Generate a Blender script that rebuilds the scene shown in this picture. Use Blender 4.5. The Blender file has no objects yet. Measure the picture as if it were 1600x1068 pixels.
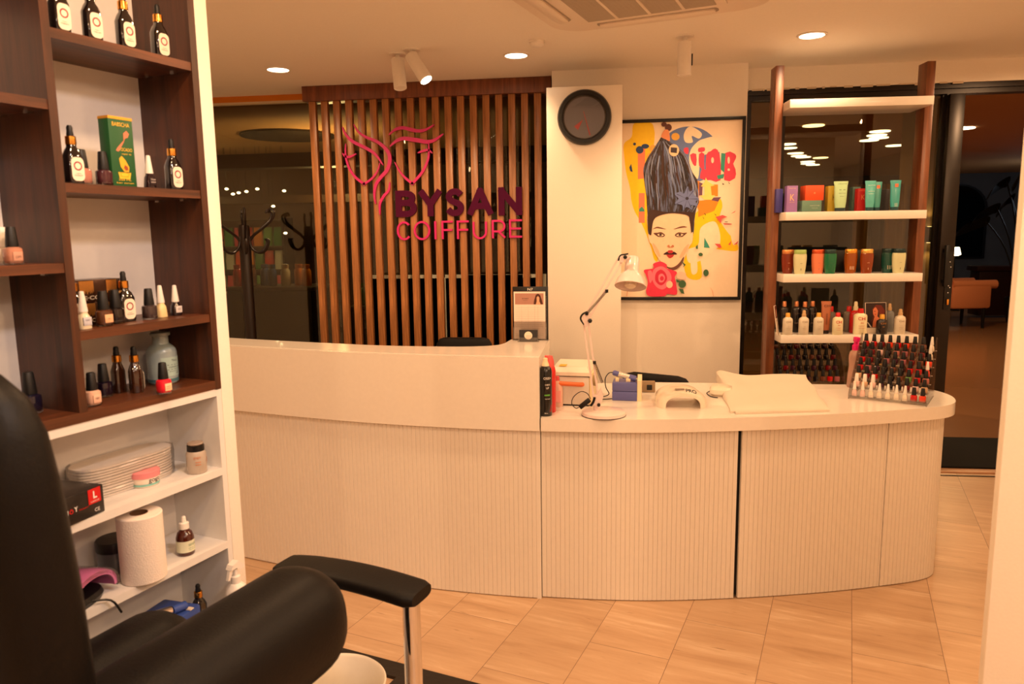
import bpy, bmesh, math, random
from mathutils import Matrix, Vector
random.seed(7)
S = bpy.context.scene
C = S.collection
PI = math.pi
def srgb(r, g, b):
    f = lambda c: (c/255/12.92) if c <= 10 else ((c/255+0.055)/1.055)**2.4
    return (f(r), f(g), f(b), 1)

# ------------------------------------------------------------------ camera
F = 1155.0; CAM = Vector((0, 0, 1.5))
RX = Vector((0.991, 0.130, -0.014)).normalized()
RU = Vector((-0.005, 0.145, 0.989)); RU = (RU-RX*RU.dot(RX)).normalized()
RB = RX.cross(RU).normalized()
camd = bpy.data.cameras.new('camera'); cam = bpy.data.objects.new('camera', camd); C.objects.link(cam)
camd.sensor_width = 36; camd.lens = F/1600*36; camd.clip_start = .05; camd.clip_end = 100
cam.matrix_world = Matrix((RX, RU, RB)).transposed().to_4x4(); cam.location = CAM
camd.dof.use_dof = True; camd.dof.focus_distance = 3.4; camd.dof.aperture_fstop = 5.6
S.camera = cam
def ray(x, y): return RX*(x-800)+RU*(534-y)-RB*F
def at_z(x, y, z): d = ray(x, y); return CAM+d*((z-1.5)/d.z)
def at_y(x, y, Y): d = ray(x, y); return CAM+d*(Y/d.y)
def at_p(x, y, P, n): d = ray(x, y); return CAM+d*((P-CAM).dot(n)/d.dot(n))

# ------------------------------------------------------------------ world, exposure
S.view_settings.view_transform = 'Standard'; S.view_settings.look = 'None'
S.view_settings.gamma = 1; S.view_settings.exposure = -0.10; S.view_settings.use_curve_mapping = False
w = bpy.data.worlds.new('world'); S.world = w; w.use_nodes = True
w.node_tree.nodes['Background'].inputs[0].default_value = (.02, .016, .012, 1)
w.node_tree.nodes['Background'].inputs[1].default_value = .3
WARM = (1, .61, .32)
def lamp(name, kind, loc, power, color=WARM, size=.1, target=None, spot=None, blend=.6, sizey=None):
    L = bpy.data.lights.new(name, kind); L.energy = power; L.color = color
    if kind == 'AREA':
        L.shape = 'RECTANGLE' if sizey else 'DISK'; L.size = size
        if sizey: L.size_y = sizey
    else: L.shadow_soft_size = size
    if kind == 'SPOT': L.spot_size = spot; L.spot_blend = blend
    o = bpy.data.objects.new(name, L); C.objects.link(o); o.location = loc
    if target is not None: o.rotation_euler = (Vector(target)-Vector(loc)).to_track_quat('-Z', 'Y').to_euler()
    return o
CZ = 2.445
LAMPS = [(-1.876, 4.175), (-.502, 4.097), (.977, 3.966),
         (-1.95, 2.7), (-.45, 2.55), (1.0, 2.45), (-.45, 1.05), (1.1, .9), (2.2, 2.5), (2.35, 3.95), (-.5, -.6), (1.1, -.8), (-2.0, -.6)]
for i, (lx, ly) in enumerate(LAMPS): lamp('downlight_lamp', 'SPOT', (lx, ly, CZ-.03), (27, 24, 27)[i] if i < 3 else 44, WARM, .045, (lx, ly, 0), (2.75, 1.8, 2.75)[i] if i < 3 else 3.05, 1.0 if i < 3 else .35)
# unseen neutral fill lights, added flush with the ceiling
lamp('panel_lamp', 'AREA', (.9, -1.9, 2.42), 26, (1, .80, .64), 1.2, (.9, -1.9, 0), sizey=.6)
lamp('panel_lamp', 'AREA', (1.5, .1, 2.42), 15, (1, .80, .66), 1.2, (1.5, .1, 0), sizey=.6)
lamp('track_spot_lamp', 'SPOT', (.25, .75, 2.38), 44, (1, .84, .76), .06, (-1.06, 1.36, 1.1), 1.25, .9)  # unseen spot added to brighten the left shelving

# ------------------------------------------------------------------ materials
MATS = {}
def newmat(name):
    m = bpy.data.materials.new(name); m.use_nodes = True
    return m, m.node_tree, m.node_tree.nodes['Principled BSDF']
def mat(name, col, rough=.5, metal=0, spec=.5, coat=0, trans=0, ior=1.45, emit=None, es=0, alpha=1, bump=0, bscale=60, vary=0):
    if name in MATS: return MATS[name]
    m, nt, b = newmat(name)
    c = srgb(*col) if max(col) > 1 else (*col, 1)
    b.inputs['Base Color'].default_value = c; b.inputs['Roughness'].default_value = rough
    b.inputs['Metallic'].default_value = metal; b.inputs['Specular IOR Level'].default_value = spec
    b.inputs['Coat Weight'].default_value = coat; b.inputs['Transmission Weight'].default_value = trans
    b.inputs['IOR'].default_value = ior; b.inputs['Alpha'].default_value = alpha
    if emit: b.inputs['Emission Color'].default_value = (*emit, 1); b.inputs['Emission Strength'].default_value = es
    tc = nt.nodes.new('ShaderNodeTexCoord'); n = nt.nodes.new('ShaderNodeTexNoise')
    n.inputs['Scale'].default_value = bscale; nt.links.new(tc.outputs['Object'], n.inputs['Vector'])
    if bump:
        bp = nt.nodes.new('ShaderNodeBump'); bp.inputs['Strength'].default_value = bump; bp.inputs['Distance'].default_value = .01
        nt.links.new(n.outputs['Fac'], bp.inputs['Height']); nt.links.new(bp.outputs['Normal'], b.inputs['Normal'])
    mx = nt.nodes.new('ShaderNodeMix'); mx.data_type = 'RGBA'
    v = vary or .03
    mx.inputs[6].default_value = [k*(1-v) for k in c[:3]]+[1]; mx.inputs[7].default_value = [min(1, k*(1+v)) for k in c[:3]]+[1]
    nt.links.new(n.outputs['Fac'], mx.inputs[0]); nt.links.new(mx.outputs[2], b.inputs['Base Color'])
    MATS[name] = m; return m
def wood(name, dark, light, axis='Z', rough=.4, scale=14, stretch=.07):
    if name in MATS: return MATS[name]
    m, nt, b = newmat(name); L = nt.links.new; N = nt.nodes.new
    tc = N('ShaderNodeTexCoord'); mp = N('ShaderNodeMapping'); L(tc.outputs['Object'], mp.inputs['Vector'])
    s = [scale]*3; s['XYZ'.index(axis)] = scale*stretch; mp.inputs['Scale'].default_value = s
    n = N('ShaderNodeTexNoise'); n.inputs['Scale'].default_value = 3.0; n.inputs['Detail'].default_value = 7; n.inputs['Roughness'].default_value = .65; n.inputs['Distortion'].default_value = .6
    L(mp.outputs['Vector'], n.inputs['Vector'])
    r = N('ShaderNodeValToRGB'); r.color_ramp.elements[0].position = .3; r.color_ramp.elements[1].position = .72
    r.color_ramp.elements[0].color = srgb(*dark); r.color_ramp.elements[1].color = srgb(*light)
    L(n.outputs['Fac'], r.inputs['Fac']); L(r.outputs['Color'], b.inputs['Base Color']); b.inputs['Roughness'].default_value = rough
    bp = N('ShaderNodeBump'); bp.inputs['Strength'].default_value = .08; bp.inputs['Distance'].default_value = .002
    L(n.outputs['Fac'], bp.inputs['Height']); L(bp.outputs['Normal'], b.inputs['Normal'])
    MATS[name] = m; return m
def glass(name, tint, refl=.12, rough=0.0):
    if name in MATS: return MATS[name]
    m, nt, b = newmat(name); nt.nodes.remove(b); L = nt.links.new; N = nt.nodes.new
    t = N('ShaderNodeBsdfTransparent'); t.inputs[0].default_value = (*tint, 1)
    g = N('ShaderNodeBsdfGlossy'); g.inputs['Roughness'].default_value = rough
    lw = N('ShaderNodeLayerWeight'); lw.inputs['Blend'].default_value = .15
    ma = N('ShaderNodeMath'); ma.operation = 'ADD'; ma.inputs[1].default_value = refl; ma.use_clamp = True
    mm = N('ShaderNodeMath'); mm.operation = 'MULTIPLY'; mm.inputs[1].default_value = .6
    L(lw.outputs['Fresnel'], mm.inputs[0]); L(mm.outputs[0], ma.inputs[0])
    mx = N('ShaderNodeMixShader'); L(ma.outputs[0], mx.inputs[0]); L(t.outputs[0], mx.inputs[1]); L(g.outputs[0], mx.inputs[2])
    L(mx.outputs[0], nt.nodes['Material Output'].inputs['Surface']); MATS[name] = m; return m
def travertine():
    m, nt, b = newmat('travertine'); L = nt.links.new; N = nt.nodes.new
    tc = N('ShaderNodeTexCoord'); mp = N('ShaderNodeMapping'); L(tc.outputs['Object'], mp.inputs['Vector'])
    # rotate into the tile grid: texture x runs along the long side of the tiles
    mp.inputs['Rotation'].default_value = (0, 0, -math.radians(73.1))
    mp.inputs['Location'].default_value = (-2.735, .075+.0, 0)
    br = N('ShaderNodeTexBrick'); br.offset = .5; br.offset_frequency = 2; br.inputs['Scale'].default_value = 1
    br.inputs['Brick Width'].default_value = .6; br.inputs['Row Height'].default_value = .295
    br.inputs['Mortar Size'].default_value = .0012; br.inputs['Mortar Smooth'].default_value = .3; br.inputs['Bias'].default_value = 0
    br.inputs['Color1'].default_value = (0, 0, 0, 1); br.inputs['Color2'].default_value = (1, 1, 1, 1); br.inputs['Mortar'].default_value = (.5, .5, .5, 1)
    L(mp.outputs['Vector'], br.inputs['Vector'])
    # per tile offset of the veins
    sc = N('ShaderNodeVectorMath'); sc.operation = 'SCALE'; sc.inputs['Scale'].default_value = 3.7; L(br.outputs['Color'], sc.inputs[0])
    ad = N('ShaderNodeVectorMath'); ad.operation = 'ADD'; L(mp.outputs['Vector'], ad.inputs[0]); L(sc.outputs[0], ad.inputs[1])
    m2 = N('ShaderNodeMapping'); m2.inputs['Scale'].default_value = (12, 1.3, 5); m2.inputs['Rotation'].default_value = (0, 0, .12); L(ad.outputs[0], m2.inputs['Vector'])
    n = N('ShaderNodeTexNoise'); n.inputs['Scale'].default_value = 1.3; n.inputs['Detail'].default_value = 9; n.inputs['Roughness'].default_value = .68; n.inputs['Distortion'].default_value = .35
    L(m2.outputs[0], n.inputs['Vector'])
    r = N('ShaderNodeValToRGB'); e = r.color_ramp.elements
    e[0].position = .30; e[0].color = srgb(184, 148, 114); e[1].position = .70; e[1].color = srgb(226, 198, 168)
    k = e.new(.43); k.color = srgb(200, 164, 130); k = e.new(.56); k.color = srgb(208, 174, 140)
    L(n.outputs['Fac'], r.inputs['Fac'])
    tv = N('ShaderNodeMix'); tv.data_type = 'RGBA'; tv.blend_type = 'MULTIPLY'; tv.inputs[0].default_value = .12
    L(r.outputs['Color'], tv.inputs[6]); L(br.outputs['Color'], tv.inputs[7])
    n2 = N('ShaderNodeTexNoise'); n2.inputs['Scale'].default_value = 60; n2.inputs['Detail'].default_value = 3; L(m2.outputs[0], n2.inputs['Vector'])
    n2.inputs['Scale'].default_value = 7
    r2 = N('ShaderNodeValToRGB'); r2.color_ramp.elements[0].position = .24; r2.color_ramp.elements[0].color = (.45, .38, .3, 1); r2.color_ramp.elements[1].position = .31; r2.color_ramp.elements[1].color = (1, 1, 1, 1)
    L(n2.outputs['Fac'], r2.inputs['Fac'])
    pit = N('ShaderNodeMix'); pit.data_type = 'RGBA'; pit.blend_type = 'MULTIPLY'; pit.inputs[0].default_value = .7
    L(tv.outputs[2], pit.inputs[6]); L(r2.outputs['Color'], pit.inputs[7])
    mo = N('ShaderNodeMix'); mo.data_type = 'RGBA'; L(br.outputs['Fac'], mo.inputs[0]); L(pit.outputs[2], mo.inputs[6]); mo.inputs[7].default_value = srgb(120, 92, 70)
    L(mo.outputs[2], b.inputs['Base Color']); b.inputs['Roughness'].default_value = .34
    bp = N('ShaderNodeBump'); bp.inputs['Strength'].default_value = .15; bp.inputs['Distance'].default_value = .002; bp.invert = True
    L(br.outputs['Fac'], bp.inputs['Height']); L(bp.outputs['Normal'], b.inputs['Normal'])
    MATS['travertine'] = m; return m
travertine()
M_WALL = mat('warm_white_paint', (244, 234, 220), .75, bump=.04, bscale=160)
M_CEIL = mat('ceiling_paint', (248, 240, 228), .8, bump=.03, bscale=120)
M_LAC = mat('white_lacquer', (238, 230, 220), .22, coat=.3)
M_FLUTE = mat('white_fluted_lacquer', (234, 226, 216), .4)
M_WHITE = mat('white_melamine', (228, 224, 220), .45)
M_WAL = wood('walnut_board', (40, 19, 9), (88, 46, 23), 'Z')
M_WALX = wood('walnut_board_level', (52, 26, 12), (108, 58, 30), 'X')
M_SLAT = wood('walnut_slat', (122, 76, 40), (200, 134, 80), 'Z', .35)
M_SLATX = wood('walnut_header', (84, 42, 24), (140, 78, 46), 'Z', .35)
M_BLACK = mat('black_plastic', (14, 14, 15), .38)
M_FRAME = mat('dark_bronze_frame', (34, 26, 20), .35, metal=.4)
M_CAP = mat('matt_black_cap', (16, 16, 18), .5)
M_WCAP = mat('white_cap', (238, 232, 224), .35)
M_LEATH = mat('black_leather', (10, 7, 6), .5, bump=.08, bscale=220, spec=.24)
M_CHROME = mat('chrome', (225, 225, 228), .06, metal=1)
M_GOLD = mat('gold_band', (226, 158, 70), .22, metal=1)
M_AMBER = mat('amber_glass', (48, 22, 10), .08, coat=1, spec=.7)
M_DGLASS = mat('near_black_glass', (18, 12, 14), .08, coat=1, spec=.7)
M_PAPER = mat('cream_label', (238, 224, 204), .6)
M_INK = mat('black_ink', (20, 18, 20), .6)
M_RED = mat('red_print', (206, 26, 28), .45)
M_CLEAR = glass('clear_acrylic', (.97, .965, .96), .08)
M_CLEARB = glass('clear_bottle_glass', (.90, .88, .86), .10)
M_WIN = glass('window_glass', (.60, .58, .44), .07)
M_WIN2 = glass('window_glass_clearer', (.72, .70, .52), .05)

# ------------------------------------------------------------------ mesh helpers
class MB:
    def __init__(s): s.bm = bmesh.new()
    def _add(s, vs, fs, M=None):
        v = [s.bm.verts.new(M @ Vector(p) if M else Vector(p)) for p in vs]
        for f in fs:
            try: s.bm.faces.new([v[i] for i in f])
            except ValueError: pass
        return s
    def box(s, x0, x1, y0, y1, z0, z1, bev=0, M=None, seg=2):
        b = bmesh.new()
        vs = [b.verts.new((x, y, z)) for z in (z0, z1) for y in (y0, y1) for x in (x0, x1)]
        for f in ((0, 2, 3, 1), (4, 5, 7, 6), (0, 1, 5, 4), (2, 6, 7, 3), (0, 4, 6, 2), (1, 3, 7, 5)): b.faces.new([vs[i] for i in f])
        if bev: bmesh.ops.bevel(b, geom=list(b.edges), offset=bev, segments=seg, profile=.5, affect='EDGES')
        return s.take(b, M)
    def take(s, b, M=None):
        b.verts.index_update()
        r = s._add([v.co.copy() for v in b.verts], [[v.index for v in f.verts] for f in b.faces], M); b.free(); return s
    def loft(s, secs, M=None, cap=True, closed_ring=True):
        n = len(secs[0]); vs = [p for q in secs for p in q]; fs = []
        for i in range(len(secs)-1):
            for j in range(n if closed_ring else n-1):
                k = (j+1) % n; fs.append((i*n+j, i*n+k, (i+1)*n+k, (i+1)*n+j))
        if cap and closed_ring: fs.append(tuple(range(n-1, -1, -1))); fs.append(tuple(range((len(secs)-1)*n, len(secs)*n)))
        return s._add(vs, fs, M)
    def lathe(s, prof, n=24, M=None, cap=True):
        return s.loft([[(max(r, 1e-5)*math.cos(2*PI*k/n), max(r, 1e-5)*math.sin(2*PI*k/n), z) for k in range(n)] for r, z in prof], M, cap)
    def sup(s, prof, n=28, M=None, e=4):   # profile of (half width, half depth, z): rounded rectangle section
        def pt(k, a, b):
            t = 2*PI*k/n; c, q = math.cos(t), math.sin(t)
            return (a*math.copysign(abs(c)**(2/e), c), b*math.copysign(abs(q)**(2/e), q))
        return s.loft([[(*pt(k, a, b), z) for k in range(n)] for a, b, z in prof], M)
    def tube(s, pts, r, n=10, M=None, sub=0):
        pts = [Vector(p) for p in pts]
        if sub: pts = catmull(pts, sub)
        m = len(pts); rs = r if isinstance(r, (list, tuple)) else [r]*m
        if len(rs) != m: rs = [rs[min(len(rs)-1, int(i*len(rs)/m))] for i in range(m)]
        secs = []; up = None
        for i, p in enumerate(pts):
            t = (pts[min(i+1, m-1)]-pts[max(i-1, 0)]).normalized()
            if up is None: up = t.orthogonal().normalized()
            up = (up-t*up.dot(t)).normalized(); sd = t.cross(up)
            secs.append([tuple(p+(up*math.cos(2*PI*k/n)+sd*math.sin(2*PI*k/n))*rs[i]) for k in range(n)])
        return s.loft(secs, M)
    def prism(s, pts, z0, z1, M=None):    # outline in xy, extruded along z
        n = len(pts); a = sum(pts[i][0]*pts[(i+1) % n][1]-pts[(i+1) % n][0]*pts[i][1] for i in range(n))
        if a < 0: pts = pts[::-1]
        b = bmesh.new(); lo = [b.verts.new((x, y, z0)) for x, y in pts]; hi = [b.verts.new((x, y, z1)) for x, y in pts]
        b.faces.new(lo[::-1]); b.faces.new(hi)
        for i in range(n): b.faces.new((lo[i], lo[(i+1) % n], hi[(i+1) % n], hi[i]))
        bmesh.ops.triangulate(b, faces=[f for f in b.faces if len(f.verts) > 4])
        return s.take(b, M)
    def flat(s, pts, M=None):
        b = bmesh.new(); f = b.faces.new([b.verts.new((x, y, 0)) for x, y in pts]); bmesh.ops.triangulate(b, faces=[f]); return s.take(b, M)
    def text(s, txt, x, y, h, M=None, bold=0, ext=0, w=None, anchor='c', bend=0, y0=0):
        # letters in the local xz plane facing -y, centred on x with baseline y
        vs, fs, (a0, b0, a1, b1) = glyphs(txt, bold, ext)
        k = h/(b1-b0); kx = k if w is None else w/(a1-a0); cx = (a0+a1)/2
        if anchor == 'l': cx = a0
        out = []
        for p in vs:
            X, Z, D = (p[0]-cx)*kx, (p[1]-b0)*k+y, -p[2]*(1 if ext else 0)
            if bend: a = (X+x)/bend; out.append((bend*math.sin(a), -bend*math.cos(a)+y0, Z))
            else: out.append((x+X, y0+D, Z))
        return s._add(out, fs, M)
    def build(s, name, m, parent=None, loc=None, rz=0, smooth=True, angle=35, **tags):
        bm = s.bm; bmesh.ops.recalc_face_normals(bm, faces=bm.faces) if len(bm.faces) < 60000 else None
        if smooth:
            for f in bm.faces: f.smooth = True
            th = math.radians(angle)
            for e in bm.edges:
                if len(e.link_faces) == 2 and e.calc_face_angle(0) > th: e.smooth = False
        me = bpy.data.meshes.new(name); bm.to_mesh(me); bm.free(); me.materials.append(m)
        return link(name, me, parent, loc, rz, **tags)
def link(name, me, parent=None, loc=None, rz=0, **tags):
    o = bpy.data.objects.new(name, me); C.objects.link(o); o.parent = parent
    if loc is not None: o.location = loc
    if rz: o.rotation_euler = (0, 0, rz)
    for k, v in tags.items(): o[k] = v
    return o
GL = {}
def glyphs(txt, bold=0, ext=0):
    key = (txt, bold, ext)
    if key in GL: return GL[key]
    cu = bpy.data.curves.new('t', 'FONT'); cu.body = txt; cu.offset = bold; cu.extrude = ext; cu.resolution_u = 5
    o = bpy.data.objects.new('t', cu); C.objects.link(o); dg = bpy.context.evaluated_depsgraph_get(); dg.update()
    me = o.evaluated_get(dg).to_mesh(); vs = [tuple(v.co) for v in me.vertices]; fs = [tuple(p.vertices) for p in me.polygons]
    o.evaluated_get(dg).to_mesh_clear(); bpy.data.objects.remove(o); bpy.data.curves.remove(cu)
    xs = [v[0] for v in vs]; ys = [v[1] for v in vs]
    GL[key] = (vs, fs, (min(xs), min(ys), max(xs), max(ys))); return GL[key]
def catmull(P, sub, closed=False):
    n = len(P); out = []
    P = [Vector(p) for p in P]
    for i in range(n if closed else n-1):
        g = (lambda k: P[k % n]) if closed else (lambda k: P[min(max(k, 0), n-1)])
        a, b, c, d = g(i-1), g(i), g(i+1), g(i+2)
        for j in range(sub):
            t = j/sub; out.append(.5*((2*b)+(c-a)*t+(2*a-5*b+4*c-d)*t*t+(3*b-a-3*c+d)*t**3))
    if not closed: out.append(P[-1])
    return out
def thing(name, label, cat, loc=(0, 0, 0), rz=0, group=None):
    o = bpy.data.objects.new(name, None); C.objects.link(o); o.empty_display_size = .05
    o.location = loc; o.rotation_euler = (0, 0, rz); o['label'] = label; o['category'] = cat
    if group: o['group'] = group
    return o
CACHE = {}
def part(name, m, parent, fn, key=None, **kw):   # fn(MB); meshes with the same key are shared
    if key is not None:
        k = (key, m.name)
        if k in CACHE: return link(name, CACHE[k], parent)
        b = MB(); fn(b); o = b.build(name, m, parent, **kw); CACHE[k] = o.data; return o
    b = MB(); fn(b); return b.build(name, m, parent, **kw)
def struct(name, m, fn, parent=None, **kw):
    b = MB(); fn(b); o = b.build(name, m, parent, **kw)
    if parent is None: o['kind'] = 'structure'
    return o
FACE = Matrix(((1, 0, 0, 0), (0, 0, 1, 0), (0, 1, 0, 0), (0, 0, 0, 1)))   # xy outline to xz plane; z to y
ANG = math.radians(-16.9)
U = Vector((math.cos(ANG), math.sin(ANG), 0)); V = Vector((-math.sin(ANG), math.cos(ANG), 0))
GRID = ANG+PI/2        # rotation of the shelving and of everything facing U
def uv(u, v, z=0): return U*u+V*v+Vector((0, 0, z))

# ------------------------------------------------------------------ the shell
struct('floor', MATS['travertine'], lambda m: m.box(-3.6, 3.6, -3, 4.72, -.1, 0))
struct('ceiling', M_CEIL, lambda m: m.box(-3.6, 3.6, -3, 4.94, CZ, CZ+.1))
struct('wall_back', M_WALL, lambda m: m.box(-3.6, 3.6, -3.1, -3, 0, CZ))
struct('wall_left', M_WALL, lambda m: m.box(-3.7, -3.6, -3.1, 5.0, 0, CZ))
struct('wall_east', M_WALL, lambda m: m.box(3.6, 3.7, -3.1, 5.0, 0, CZ))
struct('wall_front', M_WALL, lambda m: m.box(-.345, .777, 4.53, 4.98, 0, CZ))
struct('wall_column', M_WALL, lambda m: m.box(-.35, .063, 4.20, 4.529, 0, 2.29, .002))
struct('wall_lintel', M_WALL, lambda m: m.box(.777, 3.6, 4.69, 4.79, 2.322, CZ))
# broken putty line over the black window head
def putty(m):
    rnd = random.Random(3); x = .78
    while x < 2.0:
        L = rnd.uniform(.01, .09); m.box(x, x+L, 4.686, 4.69, 2.322-rnd.uniform(.002, .009), 2.327); x += L+rnd.uniform(.0, .05)
struct('trim_1', mat('chipped_putty', (214, 196, 172), .9), putty)
# right near partition
PR = at_p(1561, 760, Vector((.79, 1.56, 0)), V)
b = MB(); b.box(0, 1.6, 0, .05, 0, CZ, .003)
o = b.build('wall_right', M_WALL, loc=(PR.x, PR.y, 0), rz=ANG); o['kind'] = 'structure'
# right windows and doorway, dark frames
def frame_r(m):
    m.box(.777, 3.6, 4.70, 4.78, 2.262, 2.322); m.box(.777, 3.6, 4.685, 4.70, 2.29, 2.305)
    m.box(.777, .83, 4.70, 4.78, 0, 2.262); m.box(.98, 1.03, 4.71, 4.77, 0, 2.262)
    m.box(1.92, 2.005, 4.70, 4.78, 0, 2.262); m.box(1.905, 1.925, 4.72, 4.76, 0, 2.262)
    m.box(3.0, 3.6, 4.70, 4.78, 0, 2.262)
    m.box(.83, 1.92, 4.70, 4.78, 0, .08)
fr = struct('window_1', M_FRAME, frame_r)
part('pane', M_WIN, fr, lambda m: (m.box(.83, .98, 4.738, 4.744, .08, 2.262), m.box(1.03, 1.905, 4.738, 4.744, .08, 2.262)))
dr = struct('door_1', M_FRAME, lambda m: (m.box(1.918, 2.0, 4.655, 4.695, .01, 2.255, .003)))
part('door_handle', M_BLACK, dr, lambda m: (m.box(1.93, 1.955, 4.60, 4.625, 1.16, 1.40, .004), m.box(1.935, 1.95, 4.62, 4.66, 1.18, 1.2), m.box(1.935, 1.95, 4.62, 4.66, 1.36, 1.38)))
part('lock_plate', M_BLACK, dr, lambda m: m.box(1.955, 1.99, 4.648, 4.656, 1.02, 1.36, .002))
part('lock_cylinder', M_GOLD, dr, lambda m: m.box(1.968, 1.98, 4.636, 4.65, 1.05, 1.085, .003))
part('screw', M_CHROME, dr, lambda m: [m.box(1.972+dx, 1.977+dx, 4.645, 4.649, z, z+.005) for z, dx in ((1.30, 0), (1.27, .006), (1.29, -.012), (1.16, 0), (1.15, .008), (1.12, 0))])
struct('trim_2', wood('oak_threshold', (150, 96, 56), (200, 140, 90), 'X'), lambda m: m.box(1.92, 3.6, 4.72, 4.80, -.02, .006, .002))
struct('trim_3', M_FRAME, lambda m: m.box(1.92, 3.6, 4.66, 4.672, 0, .004))
tag = lambda o, label, cat, **k: (o.__setitem__('label', label), o.__setitem__('category', cat), [o.__setitem__(a, b) for a, b in k.items()], o)[-1]
tag(part('doormat', mat('black_coir', (14, 13, 12), .95, bump=.6, bscale=400), None, lambda m: m.box(1.95, 3.0, 4.82, 5.53, 0, .012, .003)), 'black rectangular entrance mat outside the open doorway', 'doormat')
# left window with bronze pelmet
struct('trim_4', mat('bronze_pelmet', (214, 130, 44), .3, metal=.7), lambda m: m.box(-3.6, -.36, 4.90, 4.98, 2.405, CZ))
struct('trim_5', mat('cream_bead', (206, 186, 150), .5), lambda m: m.box(-3.6, -.36, 4.895, 4.94, 2.392, 2.406))
fr = struct('window_2', M_FRAME, lambda m: (m.box(-3.6, -.36, 4.94, 4.98, 0, .05), m.box(-.40, -.345, 4.92, 4.98, 0, 2.40), m.box(-3.6, -3.55, 4.92, 4.98, 0, 2.4)))
part('pane', M_WIN2, fr, lambda m: m.box(-3.55, -.40, 4.955, 4.961, .05, 2.40))

WORD_ = ['first', 'second', 'third', 'fourth', 'fifth', 'sixth', 'seventh']
# ------------------------------------------------------------------ beyond the glass
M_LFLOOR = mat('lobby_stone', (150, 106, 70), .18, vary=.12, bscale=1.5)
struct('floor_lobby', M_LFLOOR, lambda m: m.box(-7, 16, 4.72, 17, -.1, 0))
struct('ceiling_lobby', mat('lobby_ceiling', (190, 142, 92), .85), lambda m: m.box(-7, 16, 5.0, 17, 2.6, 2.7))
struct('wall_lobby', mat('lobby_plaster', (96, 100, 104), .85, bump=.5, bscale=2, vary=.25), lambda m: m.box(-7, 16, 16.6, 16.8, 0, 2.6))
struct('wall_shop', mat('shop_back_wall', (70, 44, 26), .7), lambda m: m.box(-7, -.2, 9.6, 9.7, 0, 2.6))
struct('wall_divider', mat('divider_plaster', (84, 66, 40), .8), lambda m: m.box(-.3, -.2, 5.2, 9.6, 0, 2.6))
M_GLOW = mat('lamp_glow_warm', (255, 220, 160), .4, emit=(1, .78, .45), es=9)
M_GLOWC = mat('lamp_glow_white', (255, 245, 225), .4, emit=(1, .93, .78), es=9)
LL = [(1506, 201, 0), (1271, 197, 0), (1375, 206, 1), (1370, 212, 1), (1373, 216, 1), (1358, 220, 1), (1398, 228, 1), (1230, 226, 1), (1232, 232, 1), (1243, 240, 1), (1248, 244, 1), (1255, 246, 1),
      (1262, 253, 1), (1262, 256, 1), (1270, 258, 1), (1282, 247, 0)]
for i, (x, y, c) in enumerate(LL):  # first is seen through the doorway; the rest stand in for glass reflections
    p = at_z(x, y, 2.59); o = part('ceiling_light', M_GLOWC if c else M_GLOW, None, lambda m: m.lathe([(.11, 0), (.11, .009)], 20), key=('cl', c)); o.location = (p.x, p.y, 2.59)
    tag(o, 'small round ceiling light far away in the dark lobby, seen over the top shelf' if i else 'round warm ceiling light seen through the open doorway', 'ceiling light')
    if i: o['group'] = 'lobby ceiling lights seen through the glass'
lamp('lobby_lamp', 'SPOT', (4.1, 9.6, 2.55), 150, (1, .55, .22), .1, (4.1, 9.6, 0), 2.8, .5)
lamp('lobby_lamp', 'SPOT', (2.7, 6.6, 2.55), 90, (1, .55, .22), .1, (2.7, 6.6, 0), 2.9, .4)
lamp('lobby_lamp', 'SPOT', (1.2, 7.4, 2.55), 90, (1, .6, .3), .1, (1.2, 7.4, 0), 2.9, .4)
lamp('lobby_lamp', 'POINT', (7.5, 13.6, 2.0), 12, (.75, .85, 1), .2)
# armchair far out in the lobby
ac = at_z(1492, 512, 0)
a = thing('armchair', 'orange upholstered armchair with dark legs standing in the dark lobby', 'armchair', (5.08, 11.75, 0), math.radians(8))
M_OR = mat('orange_upholstery', (196, 92, 44), .7, bump=.1)
M_ORL = mat('tan_upholstery', (206, 130, 88), .7, bump=.1)
part('backrest', M_OR, a, lambda m: m.box(-.38, -.02, 0, .6, .36, 1.0, .05))
part('seat', M_ORL, a, lambda m: m.box(-.02, .50, -.0, .62, .30, .50, .04))
for y0 in (-.02, .52): part('armrest', M_ORL, a, lambda m, y0=y0: (m.box(-.03, .56, y0, y0+.12, .30, .68, .04), m.tube([(-.02, y0+.06, .66), (.64, y0+.06, .66)], .065, 12)))
for lx, ly in ((-.3, .03), (.48, .03), (-.3, .55), (.48, .55)): part('leg', M_BLACK, a, lambda m, lx=lx, ly=ly: m.lathe([(.02, 0), (.03, .32)], 8, Matrix.Translation((lx, ly, 0))))
# dark table, arched mirror, plant
a = thing('console_table', 'dark wooden console table behind the orange armchair', 'table', (6.75, 13.4, 0))
part('tabletop', wood('dark_console', (30, 10, 8), (50, 20, 14), 'X'), a, lambda m: m.box(-.7, 1.3, -.2, .2, .78, .86, .01))
part('cabinet_body', wood('dark_console', (30, 10, 8), (50, 20, 14), 'X'), a, lambda m: m.box(-.65, 1.25, -.17, .17, .04, .78, .01))
am = at_y(1490, 470, 16.5)
a = thing('arched_mirror', 'arched dark wall mirror with a small lit lamp mirrored in it', 'mirror', (am.x, 16.6, .9))
arch = [(-.5, 0), (.5, 0)]+[(.5*math.cos(t*PI/12), .95+.5*math.sin(t*PI/12)) for t in range(13)]
part('mirror_frame', M_BLACK, a, lambda m: m.prism([(x*1.12, z*1.05-.04) for x, z in arch], -.04, .0, FACE))
part('mirror_glass', mat('dim_mirror', (60, 72, 84), .08, metal=1), a, lambda m: m.prism(arch, -.05, -.041, FACE))
p = at_y(1492, 393, 14.5); a = thing('table_lamp', 'small glowing table lamp in front of the arched mirror', 'lamp', (p.x, 14.5, 0))
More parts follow.
